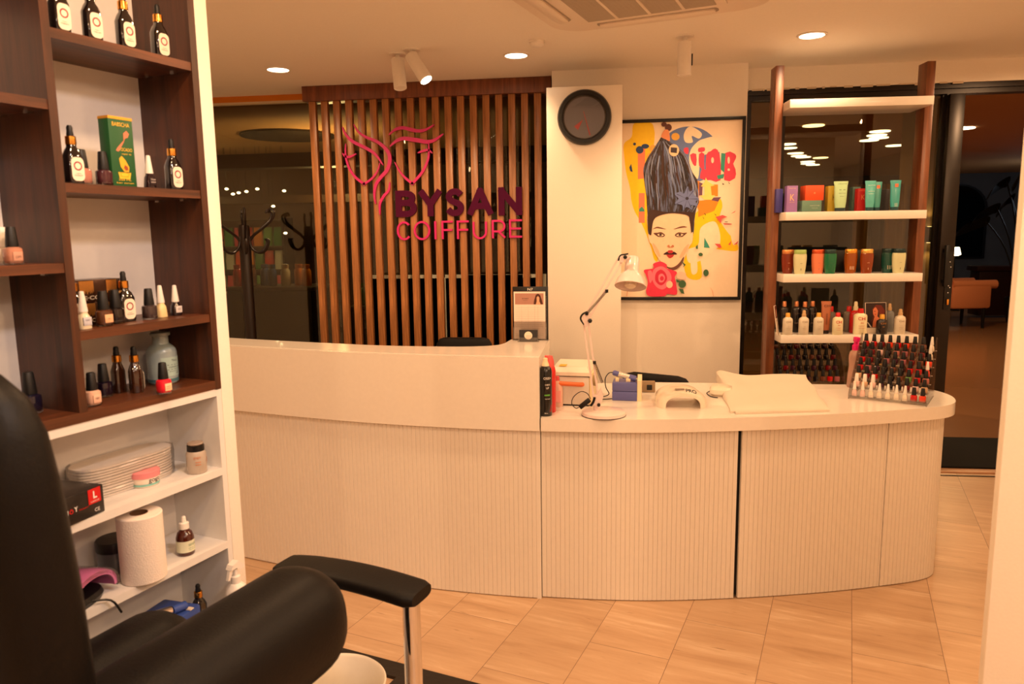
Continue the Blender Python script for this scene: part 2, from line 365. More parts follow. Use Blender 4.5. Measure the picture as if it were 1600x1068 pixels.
part('lamp_shade', M_GLOW, a, lambda m: m.lathe([(.06, p.z-.07), (.1, p.z-.05), (.07, p.z+.08)], 16)); part('lamp_stand', M_BLACK, a, lambda m: m.lathe([(.15, 0), (.15, .02), (.015, .04), (.015, p.z-.07)], 12))
pp = at_y(1592, 470, 12.6)
a = thing('potted_plant', 'tall potted plant with broad dark leaves on the right of the lobby', 'plant', (pp.x, 12.6, 0))
M_LEAF = mat('dark_leaf', (16, 22, 16), .5)
part('pot', M_BLACK, a, lambda m: m.lathe([(.15, 0), (.2, .4), (.18, .4), (.17, .34)], 16))
for k, (ex, ez, ln) in enumerate(((-.62, 1.75, .75), (-.45, 2.15, .7), (-.15, 2.3, .6), (-.75, 1.55, .6), (.3, 2.0, .7), (-.25, 1.9, .6))):
    def leaf(m, ex=ex, ez=ez, ln=ln):
        b0 = Vector((0, 0, .38)); tip = Vector((ex*1.25, .05*(k-2), ez-.1)); mid = Vector((ex*.35, 0, ez*.75)); mid2 = Vector((ex*.75, .03*(k-2), ez+.05))
        m.tube([b0, mid, mid2], .012, 6, sub=4)
        c = catmull([mid2*.9+mid*.1, mid2, (mid2+tip)/2+Vector((0, 0, .02)), tip, tip+Vector((ex*.1, 0, -.12))], 4); L = len(c)
        ws = [.13*math.sin(PI*min(1, (i+.3)/L))**.7+.004 for i in range(L)]
        m.loft([[(p.x, p.y-w, p.z+w*.6), (p.x, p.y, p.z+.006), (p.x, p.y+w, p.z-w*.9), (p.x, p.y, p.z-.006)] for p, w in zip(c, ws)])
    part('leaf', M_LEAF, a, leaf)
# curtains and a pier with a wall light behind the right window
def drape(m, x0, x1, y):
    n = int((x1-x0)/.012); front = []
    pts = [(x0+(x1-x0)*i/n, y+.03*math.sin(i*.75)+.012*math.sin(i*.31)) for i in range(n+1)]
    m.loft([[(x, yy, z) for x, yy in pts]+[(x, yy+.006, z) for x, yy in pts[::-1]] for z in (.02, 1.0, 1.85)])
for nm, c, x0, x1, lb in (('tan', (150, 118, 78), 1.93, 2.05, 'narrow tan curtain hanging behind the right window'), ('blue', (44, 62, 58), 2.05, 2.17, 'narrow dark blue curtain hanging between two tan ones'), ('beige', (160, 128, 84), 2.17, 2.31, 'beige curtain hanging rightmost behind the window')):
    o = part('curtain', mat(nm+'_curtain', c, .8), None, lambda m: drape(m, x0, x1, 6.3)); tag(o, lb, 'curtain', group='curtains behind the window')
struct('wall_pier', mat('pier_plaster', (150, 118, 74), .8), lambda m: m.box(2.33, 2.52, 6.2, 6.5, 0, 2.6))
ws = thing('wall_light', 'slim up and down wall light glowing on the pier behind the glass', 'wall light', (2.46, 6.2, 1.45))
part('light_body', M_BLACK, ws, lambda m: m.box(-.03, .03, -.07, 0, -.06, .06, .004)); part('glow_disc', M_GLOW, ws, lambda m: (m.lathe([(.022, .061), (.022, .063)], 12, Matrix.Translation((0, -.035, 0))), m.lathe([(.022, -.063), (.022, -.061)], 12, Matrix.Translation((0, -.035, 0)))))
lamp('wall_light_lamp', 'SPOT', (2.46, 6.16, 1.53), 3, (1, .75, .45), .01, (2.48, 6.2, 2.6), 1.2, .5)
lamp('wall_light_lamp', 'SPOT', (2.46, 6.16, 1.37), 3, (1, .75, .45), .01, (2.48, 6.2, .3), 1.2, .5)
# shop beyond the left window
lamp('shop_lamp', 'POINT', (-2.9, 7.6, 2.1), 45, (1, .72, .42), .1)
lamp('shop_lamp', 'POINT', (-5.2, 7.4, 2.1), 40, (1, .72, .42), .1)
Pm = at_y(374, 378, 9.2)
sh = thing('shop_shelf', 'lit shop shelf unit with brightly coloured goods beyond the left window', 'shelf', (Pm.x, 9.2, 0))
part('side_panel', M_BLACK, sh, lambda m: (m.box(-.66, -.63, -.1, .2, 0, 1.75), m.box(.63, .66, -.1, .2, 0, 1.75)))
for z in (.35, .75, 1.07, 1.37, 1.72): part('shelf_board', mat('shop_board', (70, 56, 44), .6), sh, lambda m, z=z: m.box(-.63, .63, -.1, .2, z, z+.02))
cols = [(200, 50, 40), (40, 130, 60), (220, 130, 40), (190, 190, 180), (60, 120, 60), (210, 70, 90), (90, 150, 70), (230, 90, 50)]
names = ['red', 'green', 'orange', 'white', 'dark green', 'pink', 'light green', 'bright orange']
for r, (z, ord_) in enumerate(((1.391, 'upper'), (1.091, 'middle'), (.771, 'lower'))):
    for k in range(9):
        c = (k*3+r*2+(k*k) % 3) % 8; o = part('snack_packet', mat('packet_'+names[c].replace(' ', '_'), cols[c], .4, emit=tuple(srgb(*cols[c])[:3]), es=0), None, lambda m: m.sup([(.058, .03, 0), (.06, .035, .1), (.055, .02, .2), (.058, .004, .24)], 16), key=('pk',))
        o.location = (Pm.x-.54+k*.135, 9.2, z); tag(o, f'{names[c]} packet, {ord_} row of the shop shelf, {["first","second","third","fourth","fifth","sixth","seventh","eighth","ninth"][k]} from the left', 'packet', group='packets on the shop shelf')
lamp('shop_shelf_lamp', 'AREA', (Pm.x, 8.7, 2.3), 3, (1, .85, .6), .3, (Pm.x, 9.2, 1.3))
SL = [(354, 295), (364, 303), (373, 301), (385, 299), (402, 295), (409, 309), (427, 322), (421, 328), (444, 298), (446, 364), (350, 258)]
for i, (x, y) in enumerate(SL):
    p = at_y(x, y, 8.8); o = part('shop_spotlight', M_GLOWC, None, lambda m: m.lathe([(.012, -.014), (.026, 0), (.012, .014)], 10), key=('ss',)); o.location = p
    tag(o, 'tiny bright point light hanging in the dark shop beyond the left window', 'spotlight', group='point lights in the shop beyond the glass')
    part('cable', M_BLACK, o, lambda m: m.tube([(0, 0, .012), (0, 0, 2.6-p.z)], .002, 5))
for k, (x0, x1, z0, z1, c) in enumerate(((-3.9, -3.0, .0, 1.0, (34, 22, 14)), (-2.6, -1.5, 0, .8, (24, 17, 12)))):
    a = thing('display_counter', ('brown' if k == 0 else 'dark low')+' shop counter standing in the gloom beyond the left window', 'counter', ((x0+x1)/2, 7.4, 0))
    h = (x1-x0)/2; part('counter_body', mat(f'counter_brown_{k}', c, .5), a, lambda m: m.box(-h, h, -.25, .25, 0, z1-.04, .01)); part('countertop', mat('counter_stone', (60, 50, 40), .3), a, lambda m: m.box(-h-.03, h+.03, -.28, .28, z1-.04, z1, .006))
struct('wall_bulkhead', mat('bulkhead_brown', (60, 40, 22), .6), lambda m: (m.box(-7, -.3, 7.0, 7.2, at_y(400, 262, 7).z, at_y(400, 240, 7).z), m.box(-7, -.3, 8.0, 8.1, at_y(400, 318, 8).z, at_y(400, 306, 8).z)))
o = part('ceiling_vent', mat('dark_vent', (40, 28, 16), .6), None, lambda m: m.lathe([(.5, 0), (.5, -.02), (.3, -.03), (.001, -.03)], 32)); p = at_z(450, 212, 2.59); o.location = (p.x, p.y, 2.6); tag(o, 'large dark round vent in the shop ceiling beyond the left window', 'vent')
JC = [('red', (190, 40, 36)), ('green', (60, 120, 60)), ('amber', (220, 130, 40)), ('pale', (200, 190, 170)), ('blue', (60, 90, 150)), ('brown', (110, 60, 36))]
for k in range(14):
    nm, c = JC[(k*5+k//3) % 6]; x = -3.85+k*.125 if k < 7 else -2.5+(k-7)*.13; z = 1.001 if k < 7 else .801
    o = part('sweet_jar', mat('jar_'+nm, c, .2, coat=.5), None, lambda m: m.lathe([(.046, 0), (.05, .02), (.05, .15), (.034, .18), (.038, .19), (.038, .22), (.001, .224)], 14), key='jar'); o.location = (x, 7.3+.05*(k % 3), z)
    tag(o, f'{nm} jar on the {"brown" if k < 7 else "dark low"} shop counter beyond the window, {WORD_[k % 7]} from the left', 'jar', group='jars on the shop counters')
# stone clad low wall behind the slats
tag(part('marble_screen', mat('grey_marble', (206, 206, 184), .3, vary=.3, bscale=6), None, lambda m: [m.box(x, x+.52, 4.80, 4.83, 0, 1.24, .003) for x in (-1.62, -1.08, -.93)][:0] or m.box(-1.62, -.46, 4.80, 4.83, 0, 1.22, .003)), 'grey veined marble screen standing low behind the wooden slats', 'screen')

# ------------------------------------------------------------------ slatted screen and sign
sc = thing('slat_screen', 'walnut screen of upright slats under a wooden header carrying the sign', 'screen', (0, 4.66, 0))
part('header_board', M_SLATX, sc, lambda m: m.box(-1.945, -.36, 0, .12, 2.352, CZ-.001, .002))
for i in range(19):
    x = -1.912+i*.0803
    o = part('slat', M_SLAT, sc, lambda m: m.box(0, .043, .02, .056, .0, 2.352, .0015), key=('slat', i % 5) if i % 5 else None); o.location.x = x
part('mirror_strip', mat('pale_strip', (214, 190, 170), .3), sc, lambda m: m.box(-.385, -.362, .03, .04, 0, 2.2))
PINK = mat('pink_metal_letters', (214, 36, 122), .35); PLUM = mat('plum_metal_letters', (78, 8, 50), .7, spec=.15)
sg = thing('wall_sign', 'pink and plum lettering with a two-face emblem fixed on the walnut slats', 'sign', (0, 4.681, 0))
SY = 4.655
def spx(x, y): p = at_y(x, y, SY); return p.x, p.z
ARC = lambda a0, a1, n=14, cx=.5, cy=.5, rx=.5, ry=.5: [(cx+rx*math.cos(math.radians(a0+(a1-a0)*k/n)), cy+ry*math.sin(math.radians(a0+(a1-a0)*k/n))) for k in range(n+1)]
LET = {'B': [[(0, 0), (0, 1)], [(0, 1), (.5, 1)]+ARC(90, -90, 10, .5, .77, .42, .23)+[(0, .54)], [(0, .54), (.55, .54)]+ARC(90, -90, 10, .55, .27, .45, .27)+[(0, 0)]],
       'Y': [[(0, 1), (.5, .42)], [(1, 1), (.5, .42)], [(.5, .48), (.5, 0)]],
       'S': [[(v.x, v.y) for v in catmull([(.97, .84, 0), (.76, .97, 0), (.5, 1, 0), (.2, .93, 0), (.08, .75, 0), (.24, .59, 0), (.55, .50, 0), (.86, .40, 0), (.97, .22, 0), (.82, .05, 0), (.5, 0, 0), (.22, .04, 0), (.0, .18, 0)], 4)]],
       'A': [[(0, 0), (.5, 1)], [(1, 0), (.5, 1)], [(.2, .30), (.8, .30)]], 'N': [[(0, 0), (0, 1)], [(0, 1), (1, 0)], [(1, 0), (1, 1)]],
       'C': [ARC(42, 318, 28)], 'O': [ARC(0, 361, 36)], 'I': [[(.5, 0), (.5, 1)]], 'F': [[(0, 0), (0, 1)], [(0, 1), (1, 1)], [(0, .5), (.92, .5)]],
       'U': [[(0, 1), (0, .42)]+ARC(180, 360, 16, .5, .42, .5, .42)+[(1, .42), (1, 1)]], 'R': [[(0, 0), (0, 1)], [(0, 1), (.55, 1)]+ARC(90, -90, 12, .55, .68, .45, .32)+[(0, .36)], [(.5, .36), (1, 0)]],
       'E': [[(0, 0), (0, 1)], [(0, 1), (1, 1)], [(0, .5), (.92, .5)], [(0, 0), (1, 0)]]}
def letter(ch, bx, mt, w):
    x0, z1 = spx(600+bx[0]/6.154, 280+bx[1]/6.154); x1, z0 = spx(600+bx[2]/6.154, 280+bx[3]/6.154)
    def fn(m):
        for si, st_ in enumerate(LET[ch]):
            P = [Vector((x0+w/2+a*(x1-x0-w), z0+w/2+b_*(z1-z0-w), 0)) for a, b_ in st_]
            P = [p for i, p in enumerate(P) if i == 0 or (p-P[i-1]).length > 1e-5]; n = len(P)
            if n == 2: t = (P[1]-P[0]).normalized(); P = [P[0]-t*w*.5, P[1]+t*w*.5] if abs(t.x) < .05 or abs(t.y) < .05 else [P[0]-t*w*.35, P[1]+t*w*.35]
            L, R = [], []
            for i, p in enumerate(P):
                t = (P[min(i+1, n-1)]-P[max(i-1, 0)]).normalized(); nn = Vector((-t.y, t.x, 0)); L.append(p+nn*w/2); R.append(p-nn*w/2)
            d = .0002*si; ring = lambda i: [(L[i].x, -.018-d, L[i].y), (L[i].x, -.002+d, L[i].y), (R[i].x, -.002+d, R[i].y), (R[i].x, -.018-d, R[i].y)]
            m.loft([ring(i) for i in range(n)])
    part('letter', mt, sg, fn, angle=30)
for ch, bx in zip('BYSAN', ((102, 108, 314, 360), (326, 98, 556, 352), (578, 88, 770, 352), (795, 80, 1047, 347), (1095, 76, 1327, 343))): letter(ch, bx, PLUM, .039)
for ch, bx in zip('COIFFURE', ((115, 405, 264, 585), (278, 402, 443, 583), (481, 402, 500, 577), (547, 398, 663, 574), (695, 396, 815, 573), (848, 398, 990, 575), (1033, 390, 1167, 566), (1200, 385, 1326, 560))): letter(ch, bx, PINK, .0125)
def stroke(m, pts, wd, sharp=False):
    P = [Vector((*spx(520+x/6.678, 180+y/6.678), 0)) for x, y in pts]
    if not sharp: P = catmull(P, 6)
    n = len(P); L, R = [], []
    for i, p in enumerate(P):
        t = (P[min(i+1, n-1)]-P[max(i-1, 0)]).normalized(); nn = Vector((-t.y, t.x, 0)); q = i/(n-1)
        h = wd/6.678/245/2*(.12+.88*math.sin(PI*q)**.6); L.append(p+nn*h); R.append(p-nn*h)
    for i in range(n-1):
        m.prism([(v.x, v.y) for v in (L[i], L[i+1], R[i+1], R[i])], -.018, -.006, FACE)
EM = [([(92, 118), (130, 200), (200, 270), (300, 320), (400, 375), (460, 430), (520, 520)], 34), ([(210, 90), (260, 170), (340, 225), (450, 270), (530, 330), (580, 400), (588, 480), (560, 570), (500, 640), (450, 710), (430, 790), (430, 860), (442, 925)], 38),
      ([(128, 292), (125, 380), (135, 460), (170, 560), (235, 650), (318, 712), (322, 713), (400, 660), (460, 580), (487, 490)], 26), ([(92, 392), (130, 430), (180, 428), (240, 398)], 24),
      ([(578, 205), (640, 150), (720, 128), (800, 145), (880, 160), (960, 150), (1055, 95)], 36), ([(590, 325), (650, 270), (730, 240), (820, 250), (900, 262), (980, 275), (1060, 255), (1150, 190)], 42),
      ([(995, 285), (998, 380), (985, 470), (930, 590), (828, 706), (822, 707), (750, 650), (690, 580), (640, 485)], 28), ([(880, 392), (930, 372), (990, 360), (1035, 395)], 24), ([(588, 695), (578, 780), (520, 850), (485, 930), (487, 1040)], 28)]
for pts, wd in EM: part('emblem_stroke', PINK, sg, lambda m: stroke(m, pts, wd))

# ------------------------------------------------------------------ clock
cl = thing('wall_clock', 'round black-rimmed wall clock with red hands on the white column', 'clock', (-.142, 4.20, 2.124))
ROT = Matrix.Rotation(PI/2, 4, 'X')
part('clock_rim', M_BLACK, cl, lambda m: m.lathe([(.11, 0), (.146, 0), (.147, .02), (.140, .034), (.122, .036), (.117, .018), (.11, .012)], 48, ROT, cap=False))
part('clock_face', mat('clock_dial', (104, 106, 116), .4), cl, lambda m: m.lathe([(.119, .0), (.119, .01)], 48, ROT))
part('clock_glass', glass('clock_glass', (.95, .95, .97), .06), cl, lambda m: m.lathe([(.117, .017), (.117, .019)], 48, ROT))
part('clock_hand', mat('red_hand', (190, 36, 30), .4), cl, lambda m: m.prism([(-.008, -.012), (-.035, -.066), (-.056, -.046)], -.013, -.0105, FACE))
part('second_hand', mat('red_hand', (190, 36, 30), .4), cl, lambda m: m.prism([(-.006, .032), (-.004, .033), (.034, -.095), (.028, -.097)], -.016, -.014, FACE))

# ------------------------------------------------------------------ framed poster
po = thing('framed_poster', 'large black-framed poster of a woman with towering blue-brown hair', 'poster', (0, 4.53, 0))
FX0, FX1, FZ0, FZ1 = .035, .768, 1.096, 2.148
for bx in ((FX0, FX1, FZ1-.018, FZ1), (FX0, FX1, FZ0, FZ0+.018), (FX0, FX0+.018, FZ0+.018, FZ1-.018), (FX1-.018, FX1, FZ0+.018, FZ1-.018)): part('frame_bar', M_BLACK, po, lambda m: m.box(bx[0], bx[1], -.032, 0, bx[2], bx[3], .0015))
part('canvas', mat('poster_cream', (250, 226, 196), .55), po, lambda m: m.box(FX0+.018, FX1-.018, -.02, -.004, FZ0+.018, FZ1-.018))
LAY = [0]
def ink(nm, col, polys, sub=5, m=None, vary=.08):
    LAY[0] += 1; y = -.0202-.00022*LAY[0]
    mm = m or mat('print_'+nm, col, .55, vary=vary, bscale=40)
    def fn(b):
        for ip, P in enumerate(polys):
            Q = [at_y(970+x/7.12, 180+yy/7.12, 4.51) for x, yy in P]
            Q = [Vector((min(max(q.x, FX0+.019), FX1-.019), min(max(q.z, FZ0+.019), FZ1-.019), 0)) for q in Q]
            if sub: Q = catmull(Q, sub, True)
            b.flat([(q.x, q.y) for q in Q], Matrix.Translation((0, y-.00003*ip, 0)) @ FACE)
    return part('print_'+nm, mm, po, fn, smooth=False)
def circ(x, y, r, ry=None, n=16, a0=0, a1=2*PI): return [(x+r*math.cos(a0+(a1-a0)*k/n), y+(ry or r)*math.sin(a0+(a1-a0)*k/n)) for k in range(n+(a1-a0 < 6))]
ink('yellow', (255, 206, 6), [[(150, 90), (330, 78), (372, 160), (375, 260), (350, 400), (260, 560), (270, 800), (300, 1000), (290, 1180), (330, 1330), (400, 1500), (410, 1620), (370, 1600), (330, 1450), (240, 1220), (160, 1080), (120, 960), (100, 800), (60, 640), (40, 480), (35, 320), (120, 240)],
      [(830, 1090), (1000, 1010), (1100, 930), (1130, 1010), (1100, 1150), (1180, 1290), (1290, 1420), (1280, 1510), (1000, 1480), (880, 1500), (900, 1800), (740, 1800), (700, 1600), (740, 1450), (800, 1300)]])
ink('pale_patch', (250, 228, 196), [[(890, 1250), (1040, 1180), (1100, 1300), (1100, 1440), (1040, 1500), (920, 1600), (760, 1640), (740, 1500), (860, 1440)], [(1230, 1100), (1300, 1100), (1300, 1380), (1250, 1440), (1220, 1300)], [(780, 1600), (840, 1590), (850, 1740), (790, 1760)]])
ink('blue_disc', (104, 124, 178), [circ(760, 440, 340, 315, 28)])
ink('cream_flakes', (250, 228, 196), [[(740, 140), (800, 130), (900, 200), (870, 260), (790, 230), (800, 300), (720, 300), (700, 220)], [(930, 260), (1050, 240), (1120, 330), (1080, 420), (900, 460), (860, 700), (800, 640), (760, 500), (780, 380), (860, 290)]], 4)
ink('coral_block', (232, 128, 92), [[(190, 370), (270, 365), (270, 700), (190, 710)], [(200, 865), (265, 865), (265, 1195), (200, 1195)]], 0)
ink('magenta_letters', (226, 64, 92), [[(770, 440), (838, 430), (838, 560), (800, 540)], [(865, 365), (930, 358), (930, 400), (865, 410)], [(870, 430), (930, 430), (930, 600), (1050, 640), (1000, 720), (880, 700), (900, 600), (870, 560)], [(950, 440), (1000, 400), (1050, 370), (1100, 440), (1110, 720), (1000, 720), (950, 660)], [(1160, 420), (1270, 430), (1280, 480), (1250, 540), (1275, 600), (1270, 700), (1150, 720)], [(700, 370), (750, 360), (750, 430), (710, 420)]], 2)
ink('letter_holes', (250, 214, 190), [circ(1020, 500, 16, 34, 10), circ(1200, 500, 14, 40, 10), circ(1200, 605, 14, 14, 10)], 0)
ink('teal', (54, 150, 130), [[(1118, 420), (1165, 425), (1150, 640), (1110, 600)], [(1070, 670), (1150, 650), (1140, 700), (1080, 710)], [(205, 1040), (235, 1015), (262, 1050), (262, 1070), (205, 1070)], [(930, 1360), (975, 1440), (990, 1475), (925, 1470)]], 0)
ink('orange', (240, 140, 30), [[(850, 730), (870, 730), (870, 1090), (850, 1010)], [(870, 950), (1100, 930), (1040, 1060), (930, 1100), (860, 1130)], [(1000, 770), (1080, 770), (1080, 900), (1000, 900)]], 0)
ink('plum_block', (110, 70, 96), [[(870, 740), (910, 760), (905, 900), (870, 890)], [(1010, 915), (1115, 910), (1080, 960), (1010, 945)]], 0)
ink('lantern', (252, 222, 120), [[(945, 690), (965, 735), (1045, 780), (1000, 790), (1010, 890), (1050, 890), (1010, 940), (930, 940), (880, 890), (930, 890), (930, 795), (890, 790), (935, 735)]], 0)
ink('navy_dots', (34, 62, 110), [circ(153, 320, 16), circ(210, 385, 42), circ(272, 345, 42, 26), [(115, 540), (95, 580), (105, 620), (132, 632)]], 0)
ink('gold_discs', (232, 176, 70), [circ(608, 238, 46, 42), circ(357, 372, 38, 44), circ(330, 465, 46, 50)], 0)
M_HAIR = wood('printed_hair', (44, 28, 24), (96, 108, 146), 'Z', .55, scale=26, stretch=.14)
MATS['printed_hair'].node_tree.nodes['Color Ramp'].color_ramp.elements[0].position = .47; MATS['printed_hair'].node_tree.nodes['Color Ramp'].color_ramp.elements[1].position = .64
ink('hair', None, [[(455, 245), (520, 280), (590, 330), (640, 370), (700, 420), (760, 540), (800, 640), (850, 720), (860, 820), (850, 900), (870, 960), (840, 1040), (820, 1160), (812, 1290), (790, 1330), (740, 1100), (560, 1085), (400, 1110), (350, 1180), (330, 1340), (302, 1290), (300, 1130), (290, 1000), (285, 900), (262, 740), (252, 600), (290, 490), (360, 380), (420, 290)]], 5, M_HAIR)
rs = random.Random(11)
def hair_strands(n, w0, col, nm):
    Lc = [(302, 1080), (285, 900), (262, 740), (262, 600), (320, 450), (430, 290)]; Rc = [(800, 1080), (860, 960), (852, 820), (800, 650), (720, 450), (520, 290)]
    out = []
    for k in range(n):
        s0 = rs.random(); s1 = min(1, max(0, s0+rs.uniform(-.12, .12))); a = rs.randint(0, 3); b = rs.randint(a+1, 5); path = []
        for i in range(a, b+1):
            q = s0+(s1-s0)*i/5; path.append((Lc[i][0]*(1-q)+Rc[i][0]*q+rs.uniform(-12, 12), Lc[i][1]*(1-q)+Rc[i][1]*q))
        path = [(v.x, v.y) for v in catmull([(x, y, 0) for x, y in path], 4)]; L = len(path)
        out.append([(x-w0*math.sin(PI*(i+.2)/L), y) for i, (x, y) in enumerate(path)]+[(x+w0*math.sin(PI*(i+.2)/L), y) for i, (x, y) in reversed(list(enumerate(path)))])
    for k in range(0, n, 6): ink(nm, col, out[k:k+6], 0)
hair_strands(30, 7, (104, 120, 164), 'blue_strand'); hair_strands(30, 8, (66, 36, 26), 'brown_strand'); hair_strands(24, 4, (150, 162, 196), 'pale_strand'); hair_strands(18, 5, (30, 20, 22), 'dark_strand')
ink('hair_bun', (96, 52, 40), [circ(480, 103, 30, 26), circ(528, 138, 38, 40)], 0)
ink('hair_neck', (236, 150, 100), [[(480, 170), (530, 170), (545, 285), (500, 270), (450, 240)]])
ink('band', (250, 214, 170), [circ(590, 390, 58, 68)], 0)
ink('band_dark', (60, 48, 56), [[(555, 358), (625, 362), (622, 422), (553, 415)]], 0)
ink('face', (246, 212, 176), [[(352, 1180), (400, 1120), (560, 1092), (735, 1110), (770, 1200), (775, 1310), (800, 1300), (795, 1400), (755, 1470), (720, 1560), (680, 1640), (620, 1690), (600, 1850), (500, 1850), (495, 1680), (430, 1610), (375, 1520), (345, 1440), (315, 1400), (305, 1320), (340, 1330)]])
ink('jaw_line', (110, 66, 52), [[(430, 1612), (500, 1672), (570, 1690), (640, 1650), (700, 1570), (680, 1650), (600, 1720), (520, 1700)]])
ink('cheek_blush', (236, 186, 146), [[(355, 1420), (400, 1470), (440, 1560), (420, 1570), (370, 1490)], [(755, 1430), (700, 1480), (650, 1580), (690, 1570), (740, 1490)]])
ink('brows', (120, 74, 54), [[(355, 1265), (400, 1240), (450, 1248), (505, 1268), (450, 1262), (400, 1256)], [(585, 1268), (650, 1240), (700, 1232), (735, 1245), (690, 1250), (650, 1256)]])
for P_ in ([(362, 1310), (410, 1305), (450, 1300), (490, 1330), (470, 1352), (420, 1352), (390, 1335)], [(735, 1306), (690, 1308), (640, 1302), (600, 1330), (625, 1352), (680, 1352), (705, 1335)]): ink('eye_shadow', (96, 54, 40), [P_])
ink('eye_white', (240, 214, 180), [[(405, 1326), (440, 1318), (478, 1334), (440, 1346)], [(615, 1334), (650, 1318), (695, 1326), (655, 1346)]])
for P_ in (circ(440, 1330, 15, 13), circ(655, 1330, 15, 13)): ink('iris', (70, 44, 30), [P_], 0)
ink('nose', (196, 124, 84), [[(515, 1455), (535, 1440), (550, 1462), (575, 1440), (592, 1458), (570, 1472), (550, 1468), (535, 1472)]])
ink('lips', (186, 44, 46), [[(510, 1540), (525, 1505), (550, 1500), (572, 1503), (590, 1540), (580, 1570), (548, 1587), (520, 1572)]])
ink('mouth', (50, 14, 18), [[(472, 1545), (515, 1515), (530, 1532), (570, 1532), (588, 1515), (625, 1545), (575, 1548), (520, 1548)]])
ink('fringe', (60, 32, 24), [[(300, 1100), (350, 1050), (500, 1075), (640, 1075), (800, 1080), (810, 1120), (790, 1300), (765, 1180), (735, 1112), (560, 1090), (420, 1120), (360, 1180), (335, 1330), (305, 1280)]])
ink('blue_flower', (110, 124, 176), [[(740, 790), (765, 850), (815, 820), (810, 880), (870, 930), (830, 960), (850, 1010), (780, 1000), (790, 1050), (730, 1020), (690, 1060), (680, 1000), (600, 980), (640, 930), (600, 880), (660, 850), (700, 870)]])
ink('flower_veins', (46, 44, 70), [[(735, 930), (742, 810), (748, 812)], [(735, 930), (620, 880), (622, 874)], [(735, 930), (620, 980), (624, 984)], [(735, 930), (700, 1040), (707, 1042)], [(735, 930), (780, 1035), (786, 1030)], [(735, 930), (850, 935), (850, 928)], [(735, 930), (800, 840), (806, 845)], circ(735, 925, 18)], 0)
ink('rose', (230, 52, 86), [[(258, 1720), (360, 1700), (360, 1650), (440, 1625), (510, 1660), (515, 1700), (620, 1740), (600, 1800), (615, 1880), (620, 1990), (520, 1985), (480, 2010), (320, 2010), (280, 1960), (300, 1860), (280, 1780)]])
ink('rose_light', (246, 120, 140), [[(380, 1700), (460, 1680), (540, 1740), (560, 1830), (480, 1930), (400, 1910), (350, 1830), (350, 1750)], [(300, 1740), (340, 1730), (350, 1820), (320, 1860)]])
ink('rose_core', (214, 36, 72), [[(400, 1740), (450, 1715), (500, 1760), (510, 1830), (450, 1890), (390, 1850), (380, 1790)]])
ink('rose_heart', (250, 130, 150), [[(420, 1780), (460, 1760), (490, 1800), (470, 1850), (425, 1850)]])
ink('rose_eye', (216, 40, 76), [circ(455, 1812, 22, 26)], 0)
ink('blossom', (250, 206, 180), [circ(540, 1880, 36, 40), circ(670, 1780, 50, 44), [(690, 1770), (722, 1750), (722, 1830), (680, 1820)]], 0)
ink('leaf_green', (60, 100, 62), [circ(682, 1875, 42, 42), [(612, 1820), (660, 1840), (650, 1860), (620, 1855)], [(640, 1925), (690, 1930), (705, 1985), (670, 1975)], circ(885, 1547, 24, 20), circ(945, 1750, 30, 38), [(830, 1460), (855, 1435), (855, 1485), (835, 1485)], [(665, 1615), (720, 1660), (690, 1690), (700, 1665)]], 0)
ink('petal_marks', (214, 84, 84), [[(1050, 1130), (1130, 1110), (1180, 1130), (1120, 1150), (1110, 1200)], [(1130, 1200), (1230, 1205), (1230, 1215), (1150, 1215)], [(1250, 1440), (1305, 1395), (1290, 1430)], [(1190, 1440), (1225, 1395), (1215, 1440)], [(1220, 1095), (1275, 1060), (1260, 1080)], [(1040, 1427), (1100, 1430), (1120, 1470), (1090, 1475)]], 0)
ink('ink_flecks', (30, 26, 24), [[(930, 1085), (945, 1110), (940, 1115), (925, 1090)], [(905, 1120), (925, 1150), (918, 1152)], [(1030, 1085), (1060, 1110), (1052, 1115)], [(1150, 1183), (1185, 1183), (1185, 1190), (1155, 1190)], [(1150, 1206), (1210, 1208), (1210, 1213)], [(1185, 735), (1210, 760), (1203, 765)], [(1125, 755), (1150, 770), (1130, 775)]], 0)
ink('shoulder_line', (236, 184, 144), [[(60, 2010), (70, 1950), (110, 1915), (80, 1950), (70, 2010)], [(990, 1905), (1020, 1950), (1032, 2010), (1024, 2010), (1012, 1955)]], 0)

